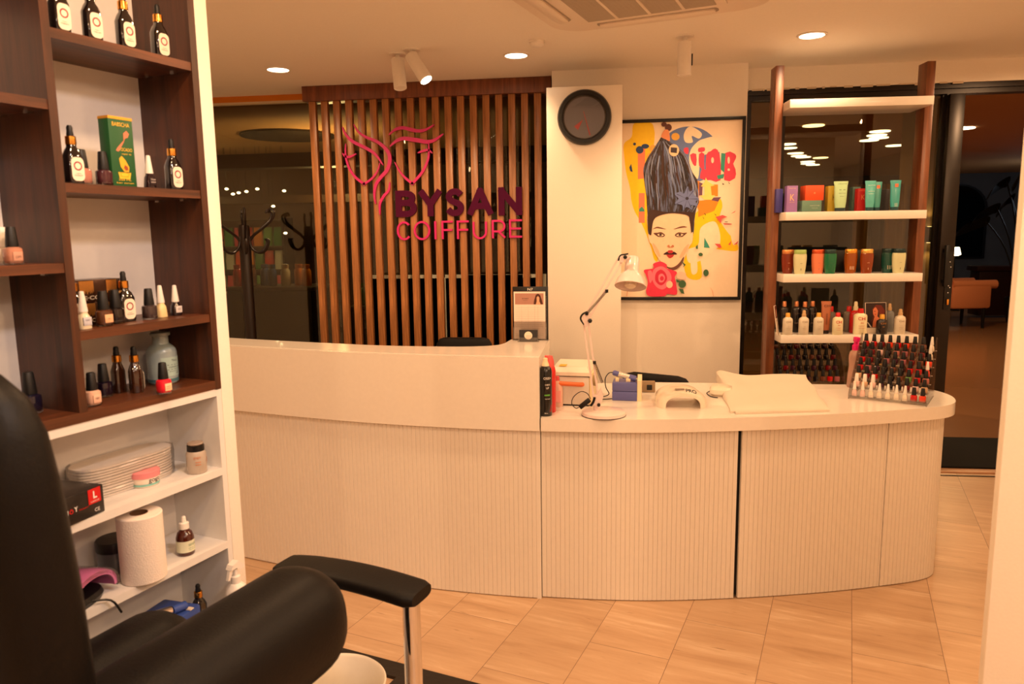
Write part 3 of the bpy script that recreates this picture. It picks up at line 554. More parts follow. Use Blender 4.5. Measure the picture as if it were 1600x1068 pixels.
# ------------------------------------------------------------------ ceiling fittings
M_FIT = mat('white_fitting', (240, 232, 222), .4)
WHERE = ['left, above the coat stand', 'in the middle, before the slats', 'right, in front of the shelf rack']
for i, (lx, ly) in enumerate(LAMPS[:3]):
    a = thing('downlight', 'recessed round ceiling downlight on the '+WHERE[i] if i != 1 else 'recessed round ceiling downlight in the middle, just before the slatted screen', 'downlight', (lx, ly, CZ), 0, 'recessed downlights')
    part('trim_ring', M_FIT, a, lambda m: m.lathe([(.058, 0), (.072, 0), (.072, -.004), (.060, -.006), (.058, 0)], 28, cap=False), key='dlr')
    part('lens', mat('lamp_lens', (255, 240, 215), .4, emit=(1, .86, .62), es=14), a, lambda m: m.lathe([(.059, -.001), (.059, -.003)], 28), key='dll')
def spot(px_, py_, tilt, az, lit, label):
    p = at_z(px_, py_, CZ); a = thing('ceiling_spotlight', label, 'spotlight', (p.x, p.y, CZ), 0, 'cylindrical ceiling spotlights')
    part('ceiling_plate', M_FIT, a, lambda m: m.lathe([(.045, 0), (.045, -.006), (.012, -.008), (.012, -.03)], 20), key='spp')
    R = Matrix.Translation((0, 0, -.035)) @ Matrix.Rotation(az, 4, 'Z') @ Matrix.Rotation(tilt, 4, 'Y')
    part('spot_barrel', M_FIT, a, lambda m: m.lathe([(.006, .012), (.033, .006), (.034, 0), (.034, -.15), (.031, -.152), (.029, -.145)], 24, R, cap=True))
    if lit: part('lens', MATS['lamp_lens'], a, lambda m: m.lathe([(.030, -.1525), (.030, -.1535)], 20, R))
    tip = R @ Vector((0, 0, -.16)); far = R @ Vector((0, 0, -3))
    return a, Vector(a.location)+tip, Vector(a.location)+far
a1, q, t = spot(621, 84, math.radians(-14), math.radians(-60), False, 'cylindrical ceiling spotlight, unlit left one of the pair before the slats')
a2, q, t = spot(643, 77, math.radians(-34), math.radians(-20), True, 'cylindrical ceiling spotlight, lit and tilted right one of the pair before the slats')
lamp('spot_lamp', 'SPOT', q, 34, WARM, .03, (-1.1, 4.7, 1.35), 1.5, .9)
a3, q, t = spot(1070, 56, math.radians(0), 0, False, 'single cylindrical ceiling spotlight above the framed poster')
part('tilt_knob', M_BLACK, a3, lambda m: m.box(.034, .040, -.006, .006, -.14, -.085, .002))
lamp('spot_lamp', 'SPOT', tuple(q), 16, WARM, .03, (.42, 4.5, 1.2), 1.9, .9)
p = at_z(839, 64, CZ); a = thing('smoke_detector', 'small round smoke detector on the ceiling by the middle downlight', 'smoke detector', (p.x, p.y, CZ))
part('detector_base', M_FIT, a, lambda m: m.lathe([(.04, 0), (.04, -.008)], 20)); part('detector_dome', M_FIT, a, lambda m: m.lathe([(.036, -.008), (.034, -.02), (.02, -.028), (.004, -.03)], 20))
# cassette air conditioner, turned with the tile grid
AC = Vector((.05, 2.98, CZ)); acr = math.radians(8.5)
# fitted to its visible front edge
A0 = at_z(893, 46, 2.43); A1 = at_z(1170, 9, 2.43); dv = (A1-A0); acr = math.atan2(dv.y, dv.x)
ex = Vector((math.cos(acr), math.sin(acr), 0)); ey = Vector((-math.sin(acr), math.cos(acr), 0)); mid = (A0+A1)/2
AC = Vector((mid.x, mid.y, CZ))-ey*.45+ex*.02
a = thing('ceiling_air_conditioner', 'square white cassette air conditioner set in the ceiling with a ribbed grille', 'air conditioner', AC, acr)
M_AC = mat('ac_white', (236, 222, 206), .45)
def rr(w, h, r, n=6): return [(sx*(w-r)+r*math.cos(t0+k*PI/2/n), sy*(h-r)+r*math.sin(t0+k*PI/2/n)) for sx, sy, t0 in ((1, 1, 0), (-1, 1, PI/2), (-1, -1, PI), (1, -1, 3*PI/2)) for k in range(n+1)]
def acf(m):
    m.prism(rr(.47, .47, .13), -.022, 0); m.prism(rr(.44, .44, .11), -.032, -.022)
part('fascia', M_AC, a, acf)
part('grille_panel', M_AC, a, lambda m: m.prism(rr(.31, .31, .02), -.042, -.032))
def gr(m):
    for k in range(56): m.box(-.27, .27, -.27+k*.0097, -.2655+k*.0097, -.0455, -.042)
part('grille', mat('ac_grille_grey', (196, 184, 168), .6), a, gr)
part('grille_bars', M_AC, a, lambda m: [m.box(x-.006, x+.006, -.272, .272, -.047, -.042) for x in (-.14, 0, .14)])
for k in range(4):
    R = Matrix.Rotation(k*PI/2, 4, 'Z')
    part('vane', M_AC, a, lambda m: m.sup([(.24, .022, -.046), (.25, .03, -.041), (.25, .03, -.034)], 24, R @ Matrix.Translation((0, .375, 0)), e=6))
    part('vane_slot', mat('ac_slot', (176, 162, 146), .6), a, lambda m: m.prism(rr(.262, .036, .03), -.0335, -.032, R @ Matrix.Translation((0, .375, 0))))

# ------------------------------------------------------------------ reception desk and manicure desk
FC = catmull([(-2.5, 3.42, 0), (-2.1, 3.24, 0), (-1.7, 3.10, 0), (-1.1, 2.945, 0), (-.65, 2.875, 0), (-.275, 2.850, 0), (.122, 2.857, 0), (.517, 2.918, 0), (.884, 3.005, 0), (1.164, 3.095, 0), (1.34, 3.165, 0), (1.43, 3.235, 0), (1.472, 3.33, 0), (1.478, 3.42, 0), (1.455, 3.50, 0), (1.40, 3.555, 0)], 10)
def arclen(P): 
    s = [0]
    for i in range(1, len(P)): s.append(s[-1]+(P[i]-P[i-1]).length)
    return s
def resample(P, ds):
    s = arclen(P); out = []; t = 0; i = 0
    while t <= s[-1]:
        while i < len(s)-2 and s[i+1] < t: i += 1
        q = (t-s[i])/max(1e-9, s[i+1]-s[i]); out.append(P[i]*(1-q)+P[i+1]*q); t += ds
    return out
def offset(P, d):
    out = []
    for i, p in enumerate(P):
        t = (P[min(i+1, len(P)-1)]-P[max(i-1, 0)]).normalized(); out.append(p+Vector((-t.y, t.x, 0))*d)
    return out
FINE = resample(FC, .0019)
def span(x0, x1=None, P=None):
    P = P or FINE; apex = max(range(len(P)), key=lambda i: P[i].x)
    return [p for i, p in enumerate(P) if p.x >= x0 and (i > apex or x1 is None or p.x < x1) and not (i > apex and x1 is not None)]
def flute(m, P, off, z0, z1, depth=.015):
    Q = offset(P, off); Bk = offset(P, off+depth); outer = []
    for i, p in enumerate(Q):
        k = i % 10; g = 1 if k in (0,) else 0
        g = 1 if k == 0 else 0
        outer.append(p+(Bk[i]-Q[i]).normalized()*.0028*g)
    ring = [(p.x, p.y) for p in outer]+[(p.x, p.y) for p in Bk[::-1]]
    m.loft([[(x, y, z) for x, y in ring] for z in (z0, z1)])
    n = len(ring); h = n//2
    # close top and bottom with strips
    vs = [(x, y, z1) for x, y in ring]; fs = [(i, i+1, n-2-i, n-1-i) for i in range(h-1)]
rd = thing('reception_desk', 'tall curved white reception desk with fluted base, left of the manicure desk', 'desk', (-1.2, 3.1, 0))
md = thing('manicure_desk', 'long curved white desk with fluted panels and a rounded right end', 'desk', (.6, 3.2, 0))
def dpart(nm, mt, par, fn, **k): 
    b = MB(); fn(b); o = b.build(nm, mt, par, **k); o.matrix_parent_inverse = Matrix.Translation(par.location).inverted(); return o
def nomerge(fn): return fn
dpart('fluted_panel', M_FLUTE, rd, lambda m: flute(m, span(-2.45, -.277), .022, .004, .722), angle=20)
for x0, x1 in ((-.273, .519), (.534, 1.148), (1.151, None)): dpart('fluted_panel', M_FLUTE, md, lambda m: flute(m, span(x0, x1), .036, .004, .722), angle=20)
dpart('inner_carcass', M_BLACK, md, lambda m: m.loft([[(p.x, p.y, z) for p in resample(offset(span(-.27, 1.40, FC), .056), .05)]+[(1.2, 3.5, z), (-.27, 3.5, z)] for z in (.01, .70)]))
def slab(m, P, back, z0, z1, lip=.0):
    pts = [(p.x, p.y) for p in P]+back
    m.prism(pts, z0, z1)
COARSE = resample(FC, .02)
def worktop(m):
    P = [p for p in COARSE if p.x >= -.27]; pts = [(p.x, p.y) for p in P]+[(1.2, 3.60), (.07, 3.60), (.07, 3.56), (-.27, 3.56)]
    n = len(pts); m.prism(pts, .722, .775)
dpart('worktop', M_LAC, md, worktop, angle=30)
def fascia(m):
    P = span(-2.45, -.274, COARSE)+[Vector((-.274, 2.85, 0))]; Q = offset(P, .02)
    ring = [(p.x, p.y) for p in P]+[(p.x, p.y) for p in Q[::-1]]; m.prism(ring, .722, 1.019)
dpart('fascia_panel', M_LAC, rd, fascia, angle=30)
BK = [(-.274, 3.345), (-.43, 3.345), (-.452, 3.30), (-.462, 3.22), (-.49, 3.16), (-.56, 3.125), (-.693, 3.11), (-.95, 3.125), (-1.175, 3.17), (-1.836, 3.35), (-2.4, 3.58)]
def bartop(m):
    P = span(-2.45, -.274, COARSE)+[Vector((-.274, 2.85, 0))]
    bk = [(p.x, p.y) for p in catmull([(x, y, 0) for x, y in BK], 5)]
    m.prism([(p.x, p.y) for p in offset(P, .0205)]+bk, 1.0, 1.0205)
dpart('bar_top', M_LAC, rd, bartop, angle=30)
dpart('side_panel', M_LAC, rd, lambda m: m.box(-.292, -.274, 2.872, 3.345, .0, 1.0))
dpart('inner_worktop', M_LAC, rd, lambda m: m.prism([(-.30, 3.1), (-.30, 3.62), (-1.3, 3.75), (-2.3, 3.95), (-2.3, 3.5), (-1.2, 3.18), (-.7, 3.1)], .70, .725))

# ------------------------------------------------------------------ product rack
RKA = math.radians(3.4); RK = Vector((.912, 4.08, 0)); RD = Vector((math.cos(RKA), math.sin(RKA), 0)); RN = Vector((-math.sin(RKA), math.cos(RKA), 0))
M_POST = wood('walnut_post', (88, 48, 26), (142, 82, 46), 'Z', .35)
rk = thing('shelf_rack', 'open rack of thick white shelves between two walnut posts before the window', 'shelf rack', RK, RKA)
for x0 in (-.044, .722): part('post', M_POST, rk, lambda m: m.box(x0, x0+.043, .12, .22, 0, 2.355, .002))
ZS = {1: 2.162, 2: 1.593, 3: 1.268, 4: .943}
for z in (2.162, 1.593, 1.268, .943, .60): part('shelf', M_LAC, rk, lambda m: m.box(0, .712, .0 if z > .7 else .05, .27, z-.043, z, .0015))
def rkpos(px_, dep, z):
    p = at_p(px_, 400, RK+RN*dep, RN); # column of the pixel on the vertical plane at that depth and height
    for _ in range(6):
        # refine so that the point at height z projects on px
        q = RK+RN*dep+RD*((p-RK).dot(RD)); q.z = z; c = q-CAM; xx = 800+F*c.dot(RX)/(-c.dot(RB)); p = p+RD*((px_-xx)/F*(-c.dot(RB)))
    q = RK+RN*dep+RD*((p-RK).dot(RD)); q.z = z; return q
def place(o, p, rz=0): o.location = p; o.rotation_euler = (0, 0, rz); return o

def carton(name, label, p, w, d, h, col, rz=RKA, txt=None, tcol=None, group=None, cat='box', tw=None, extra=None):
    a = thing(name, label, cat, p, rz, group); mt = mat('card_%d_%d_%d' % col, col, .45)
    part('carton', mt, a, lambda m: m.box(-w/2, w/2, 0, d, 0, h, .0012))
    if txt:
        part('print', mat('ink_%d_%d_%d' % tcol, tcol, .5), a, lambda m: [m.text(t, x, z, hh, y0=-.0006, w=ww) for t, x, z, hh, ww in txt])
    return a
G2 = 'hair care packs on the second shelf'
P = lambda px_, dep=.05: rkpos(px_, dep, ZS[2])
carton('carton', 'dark blue carton at the left end of the second shelf, half behind the post', P(1217, .09), .035, .05, .125, (60, 56, 130), group=G2)
carton('carton', 'lilac carton with a gold letter K near the left of the second shelf', P(1237), .055, .05, .138, (150, 112, 176), txt=[('K', 0, .06, .034, .022), ('KERASTASE', 0, .122, .005, .034), ('BLOND ABSOLU', 0, .05, .003, .026)], tcol=(232, 190, 130), group=G2)
gb = carton('carton', 'square teal carton lying under the orange one on the second shelf', P(1268), .10, .10, .060, (96, 132, 116), txt=[('KERASTASE', .015, .03, .006, .05), ('MASQUE', .015, .018, .004, .03)], tcol=(190, 200, 180), group=G2)
q = P(1271); q.z += .060; carton('carton', 'bright orange-red cubic carton on top of the teal one', q+RD*.002, .095, .09, .078, (226, 80, 34), txt=[('o', 0, .034, .008, .008)], tcol=(240, 190, 130), group=G2)
carton('carton', 'olive gold carton behind the pale green tube on the second shelf', P(1301, .08), .055, .05, .135, (176, 150, 40), txt=[('K', 0.005, .06, .03, .018)], tcol=(110, 96, 30), group=G2)
carton('carton', 'dark grey-green carton in the middle of the second shelf', P(1337, .12), .04, .05, .13, (60, 84, 74), group=G2)
carton('carton', 'red carton with gold top behind the teal tubes', P(1346, .07), .045, .045, .118, (170, 22, 22), txt=[('KERASTASE', 0, .105, .005, .036), ('K', 0.005, .06, .026, .018)], tcol=(214, 120, 80), group=G2)
def cosmetic_tube(label, p, w, h, col, capc, txt=None, tc=(40, 60, 60), g=G2, rz=RKA, capn='dark', sticker=False):
    a = thing('cosmetic_tube', label, 'tube', p, rz, g)
    part('cap', mat('tubecap_%d_%d_%d' % capc, capc, .35), a, lambda m: m.sup([(w*.33, w*.33, 0), (w*.34, w*.34, .002), (w*.34, w*.34, .018)], 24, e=2.2))
    part('tube_body', mat('tube_%d_%d_%d' % col, col, .35, coat=.3), a, lambda m: m.sup([(w*.34, w*.30, .018), (w*.40, w*.28, .05), (w*.46, w*.16, h-.02), (w*.5, .003, h-.008), (w*.5, .002, h)], 28, e=2.4))
    if txt: part('print', mat('ink_%d_%d_%d' % tc, tc, .5), a, lambda m: [m.text(t, 0, z, hh, y0=-w*.33, w=ww) for t, z, hh, ww in txt])
    if sticker: part('sticker', mat('orange_sticker', (226, 120, 80), .5), a, lambda m: m.box(-.007, .01, -w*.2, -w*.19, h-.035, h-.018))
    return a
cosmetic_tube('large pale green tube standing on its dark cap on the second shelf', P(1312, .03), .074, .155, (176, 210, 160), (40, 62, 66), [('KERASTASE', .138, .005, .042), ('--  --', .108, .003, .03), ('RESISTANCE', .09, .004, .034), ('BAIN', .075, .003, .02)], (70, 90, 70))
cosmetic_tube('teal tube standing left of the other two teal tubes', P(1358, .03), .056, .155, (84, 176, 170), (30, 70, 76), [('KERASTASE', .128, .005, .036), ('- - - -', .098, .004, .028), ('CIMENT', .085, .004, .026)], (220, 236, 226))
cosmetic_tube('narrow teal tube with orange sticker, middle of the three teal tubes', P(1369, .05), .046, .150, (70, 160, 152), (30, 70, 76), None, sticker=True)
cosmetic_tube('teal tube with orange sticker, alone at the right of the second shelf', P(1397, .03), .056, .155, (60, 158, 156), (30, 70, 76), [('|||', .02, .018, .012)], (220, 230, 220), sticker=True)
carton('carton', 'black carton between the teal tubes on the second shelf', P(1381, .12), .05, .05, .115, (26, 24, 26), group=G2)

# third shelf: eight jar-like shampoo bottles
G3 = 'shampoo bottles on the third shelf'
M_LIQ = {}
def bath_bottle(label, px_, dep, col, capc, capmetal, opaque, txt=None, tc=(60, 70, 50), w=.067, h=.128):
    a = thing('shampoo_bottle', label, 'bottle', rkpos(px_, dep, ZS[3]), RKA, G3)
    k = w/2
    prof = [(k*.74, k*.6, 0), (k*.78, k*.62, .003), (k*.92, k*.72, .04), (k*1.0, k*.78, .08), (k*.99, k*.78, .098), (k*.93, k*.76, .106)]
    mt = mat('shampoo_%d_%d_%d' % col, col, .4 if opaque else .1, coat=.4 if not opaque else .1, trans=0 if opaque else .35)
    part('bottle_body', mt, a, lambda m: m.sup(prof, 28, e=2.4))
    part('cap', mat('cap_%d_%d_%d' % capc, capc, .25, metal=capmetal), a, lambda m: m.sup([(k*.92, k*.8, .106), (k*.94, k*.82, .108), (k*.94, k*.82, .124), (k*.88, k*.76, .128)], 28, e=2.2))
    ink_m = mat('ink_%d_%d_%d' % tc, tc, .5)
    part('print', ink_m, a, lambda m: [m.text(t, 0, z, hh, w=ww, bend=k*1.05, y0=k*.30) for t, z, hh, ww in (txt or [('KERASTASE', .088, .0045, .034), ('-- --', .07, .003, .026), ('BAIN', .055, .003, .02), ('|', .02, .01, .002)])])
bath_bottle('amber red shampoo bottle with copper cap, leftmost on the third shelf', 1230, .09, (150, 52, 22), (224, 150, 90), .6, False, tc=(230, 190, 150))
bath_bottle('cream shampoo bottle with pale green cap, second from left on the third shelf', 1249, .03, (214, 216, 172), (160, 190, 110), 0, True)
bath_bottle('salmon pink shampoo bottle with orange metallic cap on the third shelf', 1277, .05, (232, 130, 92), (214, 90, 50), .5, True, tc=(150, 110, 120))
bath_bottle('emerald green shampoo bottle with dark cap on the third shelf', 1296, .03, (16, 130, 84), (34, 60, 60), .2, False, tc=(20, 80, 60))
bath_bottle('golden amber shampoo bottle with gold cap and barcode on the third shelf', 1328, .05, (176, 88, 10), (236, 170, 70), .8, False, [('|||', .02, .018, .02), ('KERASTASE', .09, .004, .03)], (240, 220, 180))
bath_bottle('reddish brown shampoo bottle with gold cap on the third shelf', 1353, .03, (158, 66, 14), (240, 196, 110), .8, False, tc=(240, 200, 140))
bath_bottle('deep teal shampoo bottle with dark cap and barcode, second from right on the third shelf', 1386, .07, (18, 92, 82), (34, 60, 60), .2, False, [('|||', .02, .02, .02)], (220, 200, 180))
bath_bottle('cream shampoo bottle with dark teal cap, rightmost on the third shelf', 1403, .03, (214, 216, 172), (30, 52, 54), .2, True)
carton('carton', 'long black carton lying behind the shampoo bottles on the third shelf', rkpos(1345, .17, ZS[3]), .36, .07, .118, (18, 16, 16), group=None)

# fourth shelf
G4 = 'hair care bottles on the fourth shelf'
M_PEARL = mat('pearl_bottle', (216, 206, 186), .35, coat=.3)
def round_bottle(label, px_, dep, w, h, neck, bodym, capm, txt=None, tc=(150, 130, 110), spray=False, name='hair_care_bottle', z=None, flatness=.8, g=G4):
    a = thing(name, label, 'bottle', rkpos(px_, dep, ZS[4]) if z is None else z, RKA, g); k = w/2
    part('bottle_body', bodym, a, lambda m: m.sup([(k*.9, k*.9*flatness, 0), (k, k*flatness, .004), (k, k*flatness, h-.016), (k*.9, k*.85*flatness, h-.006), (k*.55, k*.5, h), (k*.42, k*.42, h+.003)], 28, e=2.3), key=('rb', w, h, flatness))
    if spray: part('pump', capm, a, lambda m: m.lathe([(k*.42, h), (k*.44, h+neck*.45), (k*.34, h+neck*.5), (k*.32, h+neck*.85), (k*.22, h+neck)], 18), key=('rs', w, h, neck))
    else: part('cap', capm, a, lambda m: m.lathe([(k*.46, h), (k*.47, h+.002), (k*.43, h+neck*.9), (k*.36, h+neck)], 18), key=('rc', w, h, neck))
    if txt: part('print', mat('ink_%d_%d_%d' % tc, tc, .5), a, lambda m: [m.text(t, 0, zz, hh, w=ww, bold=bo, bend=k*1.04, y0=k*(1-flatness)*.9) for t, zz, hh, ww, bo in txt])
    return a
M_YEL = mat('mustard_cap', (222, 168, 64), .4); M_RCAP = mat('red_cap', (206, 34, 30), .35); M_TANP = mat('tan_pump', (204, 168, 120), .4); M_DARKB = mat('dark_bottle', (26, 20, 20), .25, coat=.4); M_CREAM = mat('cream_bottle', (232, 222, 184), .35)
M_COP = mat('copper_cap', (214, 140, 96), .3, metal=.5)
ct = [('CHI', .066, .009, .026, .01), ('. . .', .045, .003, .01, 0), ('KERATIN', .036, .003, .022, 0), ('SHAMPOO', .028, .003, .02, 0)]
round_bottle('pearl bottle with mustard cap, leftmost white bottle on the fourth shelf', 1230, .02, .052, .094, .024, M_PEARL, M_YEL, ct)
round_bottle('pearl bottle with tan spray pump between two mustard-capped ones', 1255, .02, .052, .094, .038, M_PEARL, M_TANP, ct, spray=True)
round_bottle('pearl bottle with mustard cap, left of the copper tube', 1278, .02, .052, .094, .024, M_PEARL, M_YEL, ct)
cr = [('CHI', .062, .014, .034, .02), ('--', .05, .003, .01, 0), ('INFRA', .036, .003, .026, 0), ('SHAMPOO', .026, .003, .022, 0)]
round_bottle('white bottle with bold red lettering and red cap, smaller of two, fourth shelf', 1308, .02, .054, .094, .024, M_CREAM, M_RCAP, cr, (200, 30, 26))
round_bottle('big cream bottle with bold red lettering, right of the red spray bottle', 1343, .03, .068, .112, .026, M_CREAM, M_RCAP, [('CHI', .078, .016, .044, .02), ('--', .062, .003, .014, 0), ('INFRA', .046, .003, .034, 0), ('TREATMENT', .034, .003, .036, 0)], (200, 30, 26))
round_bottle('pearl bottle with tan spray pump, rightmost on the fourth shelf', 1405, .03, .055, .098, .036, M_PEARL, M_TANP, ct, spray=True)
round_bottle('black bottle with yellow cap standing before the woman picture card', 1377, .03, .056, .08, .026, M_DARKB, M_YEL, [('CHI', .055, .009, .028, .01), ('--', .04, .003, .01, 0)], (180, 120, 60))
round_bottle('red spray bottle with white pump at the middle of the fourth shelf', 1335, .09, .058, .12, .05, mat('red_bottle', (196, 22, 20), .3, coat=.4), M_CREAM, [('CHI', .09, .012, .036, .02)], (240, 220, 200), spray=True)
M_GREYB = mat('grey_bottle', (120, 110, 98), .4)
round_bottle('grey-white bottle with red cap behind, left of the red spray bottle', 1325, .14, .056, .11, .03, M_GREYB, M_RCAP)
round_bottle('grey-white bottle with red cap behind the copper tube', 1297, .14, .056, .11, .03, M_GREYB, M_RCAP)
round_bottle('silvery spray bottle behind, left of the rightmost pearl bottle', 1388, .12, .05, .115, .04, mat('silver_bottle', (120, 122, 122), .25, coat=.4), M_TANP, spray=True)
for px_, pos in ((1224, 'first'), (1243, 'second'), (1256, 'third'), (1268, 'fourth')):
    round_bottle(f'tall dark bottle with copper cap in the back row, {pos} from the left', px_, .13 if pos != 'third' else .10, .048, .14, .03, M_DARKB, M_COP, [('CHI', .1, .008, .024, 0), ('----', .05, .004, .03, 0)], (110, 90, 80))
a = cosmetic_tube('copper metallic tube standing on its cap behind the white bottles', rkpos(1289, .07, ZS[4]), .055, .175, (186, 110, 74), (40, 26, 24), [('CHI', .145, .012, .034), ('||', .05, .06, .006)], (40, 24, 24), G4)
def photo_card(label, p, w, h, rz, extra):
    a = thing('picture_card', label, 'card', p, rz); T = Matrix.Rotation(math.radians(-8), 4, 'X')
    part('card_board', mat('card_white', (232, 214, 196), .5), a, lambda m: m.box(-w/2, w/2, 0, .003, 0, h, 0, T))
    for i, (nm, c, poly) in enumerate(extra):
        part('print_'+nm, mat('pc_'+nm, c, .4), a, lambda m: m.flat(poly, T @ Matrix.Translation((0, -.0005-.0003*i, 0)) @ FACE), smooth=False)
photo_card('picture card of a long-haired woman leaning behind the black bottle', rkpos(1369, .07, ZS[4]), .115, .165, RKA+.1, [
    ('dark_ground', (44, 24, 20), [(-.055, .03), (.055, .03), (.055, .163), (-.055, .163)]), ('skin', (226, 130, 90), [(-.02, .032), (.05, .032), (.03, .07), (.008, .09), (.012, .12), (0, .142), (-.016, .13), (-.016, .105), (-.008, .088), (-.018, .06)]),
    ('red_hair', (110, 34, 20), [(-.03, .05), (-.016, .09), (-.02, .13), (0, .152), (.03, .15), (.05, .12), (.04, .07), (.026, .06), (.016, .09), (.014, .125), (-.004, .142), (-.02, .12), (-.012, .085)]),
    ('silver_stripe', (210, 200, 190), [(-.05, .06), (-.044, .06), (-.024, .032), (-.032, .032)]), ('white_foot', (236, 220, 200), [(-.057, .002), (.057, .002), (.057, .028), (-.057, .028)]), ('card_eye', (40, 22, 18), [(-.012, .118), (-.006, .120), (-.002, .117), (-.006, .115)]), ('card_lips', (180, 40, 30), [(-.009, .101), (-.004, .104), (.001, .101), (-.004, .098)])])
photo_card('narrow picture card turned edgewise at the left end of the fourth shelf', rkpos(1216, .03, ZS[4]), .05, .158, RKA+math.radians(64), [('brown_photo', (110, 50, 34), [(-.022, .09), (.022, .09), (.022, .155), (-.022, .155)]), ('skin_photo', (214, 150, 116), [(-.006, .095), (.018, .1), (.012, .14), (-.008, .13)]), ('rule', (120, 100, 84), [(-.02, .075), (.02, .075), (.02, .077), (-.02, .077)])])

# ------------------------------------------------------------------ nail polish bottles
def polish(label, p, rz, col, capm, style='square', s=1.0, group=None, tags=True, clearbase=True, sticker=None):
    """square: rounded square bottle with a tapering matt cap; cone: slender bottle with a long cone cap"""
    a = thing('nail_polish', label, 'nail polish', p, rz, group)
    vm = mat('varnish_%d_%d_%d' % col, col, .12, coat=.6)
    if style == 'square':
        part('bottle', vm, a, lambda m: m.sup([(.0125*s, .0115*s, .003*s), (.0142*s, .013*s, .006*s), (.0148*s, .0135*s, .022*s), (.0142*s, .013*s, .029*s), (.009*s, .009*s, .032*s)], 20, e=3), key=('pb', s))
        part('glass_foot', M_CLEARB, a, lambda m: m.sup([(.0128*s, .012*s, 0), (.0148*s, .0136*s, .0025*s), (.0150*s, .0138*s, .007*s)], 20, e=3), key=('pg', s))
        part('cap', capm, a, lambda m: m.sup([(.0098*s, .0098*s, .032*s), (.0102*s, .0102*s, .034*s), (.0076*s, .0076*s, .066*s), (.0066*s, .0066*s, .068*s)], 18, e=2.4), key=('pc', s))
    else:
        part('bottle', vm, a, lambda m: m.sup([(.0120*s, .0105*s, 0), (.0125*s, .011*s, .002*s), (.0105*s, .0095*s, .024*s), (.007*s, .007*s, .03*s), (.0065*s, .0065*s, .034*s)], 20, e=3), key=('cb', s))
        part('cap', capm, a, lambda m: m.lathe([(.0085*s, .033*s), (.0088*s, .035*s), (.0045*s, .072*s), (.003*s, .0735*s)], 16), key=('cc', s))
    if sticker:
        txt, sc, tc = sticker
        part('label', mat('lab_%d_%d_%d' % sc, sc, .5), a, lambda m: m.box(-.0085*s, .0085*s, -.0146*s if style == 'square' else -.0118*s, -.0130*s if style == 'square' else -.009*s, .007*s, .023*s, .0003))
        part('print', mat('ink_%d_%d_%d' % tc, tc, .5), a, lambda m: [m.text(t, 0, z*s, hh*s, w=ww*s, y0=(-.0149 if style == 'square' else -.0121)*s) for t, z, hh, ww in txt])
    return a
WORDS = ['first', 'second', 'third', 'fourth', 'fifth', 'sixth', 'seventh', 'eighth', 'ninth', 'tenth']
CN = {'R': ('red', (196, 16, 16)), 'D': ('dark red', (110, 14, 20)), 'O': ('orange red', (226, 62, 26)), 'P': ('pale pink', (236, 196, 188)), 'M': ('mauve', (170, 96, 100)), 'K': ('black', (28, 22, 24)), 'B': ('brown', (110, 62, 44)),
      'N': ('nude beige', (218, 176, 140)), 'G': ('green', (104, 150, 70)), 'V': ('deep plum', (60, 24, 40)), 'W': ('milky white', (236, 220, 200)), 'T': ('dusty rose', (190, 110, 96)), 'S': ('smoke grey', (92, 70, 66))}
# front stand: position and facing read from its front foot
f0 = at_z(1327, 622, .775); f1 = at_z(1447, 635, .775); sdir = (f1-f0); SR = math.atan2(sdir.y, sdir.x); SW = sdir.length
sx = Vector((math.cos(SR), math.sin(SR), 0)); sy = Vector((-math.sin(SR), math.cos(SR), 0))
st = thing('polish_stand', 'clear acrylic tiered stand full of nail polish at the right desk end', 'display stand', f0, SR)
NR = 7; DY = .034; DZ = .031; Z0 = .012
def tier(m):
    for r in range(NR):
        y = r*DY; z = Z0+r*DZ
        m.box(0, SW, y, y+.034, z-.003, z); m.box(0, SW, y-.002, y, z-.003, z+.012); 
part('tier', M_CLEAR, st, tier)
side = [(-.012, 0), (NR*DY+.0, 0), (NR*DY, NR*DZ+.04), (NR*DY-.03, NR*DZ+.045), (-.012, .03)]
for x0 in (-.003, SW): part('side_panel', M_CLEAR, st, lambda m: m.prism(side, x0, x0+.003, Matrix(((0, 0, 1, 0), (1, 0, 0, 0), (0, 1, 0, 0), (0, 0, 0, 1)))))
part('rivet', M_CHROME, st, lambda m: [m.lathe([(.0022, -.0012), (.0022, .0055)], 8, Matrix.Translation((x0, r*DY+.012, Z0+r*DZ+.004)) @ Matrix.Rotation(PI/2, 4, 'Y')) for x0 in (-.004, SW-.001) for r in range(NR)])
ROWS = ['PPWWWWWROS'[:9], 'PNPVKKDPN', 'NDRVKBGRT', 'RMVKBKRRO', 'RDKMVMDBO', 'VDPKTMBDW', 'RRDOROBBW']
CONE = {0: (0, 1, 2, 3, 4, 5, 6), 1: (), 3: (8,), 5: (8,), 6: (8,)}
WSQ = {1: (0, 1, 2)}
for r in range(NR):
    for k in range(9):
        nm, col = CN[ROWS[r][k]]; cone = k in CONE.get(r, ()); wsq = k in WSQ.get(r, ())
        p = f0+sx*((k+.5)*SW/9)+sy*(r*DY+.017)+Vector((0, 0, Z0+r*DZ+.0003))
        polish(f'{nm} polish, {"white cone" if cone else "white" if wsq else "black"} cap, front stand, {WORDS[r]} tier up, {WORDS[k]} from left', p, SR+random.uniform(-.1, .1), col, M_WCAP if cone or wsq else M_CAP, 'cone' if cone else 'square', .88 if not cone else .86, 'nail polish on the front acrylic stand')
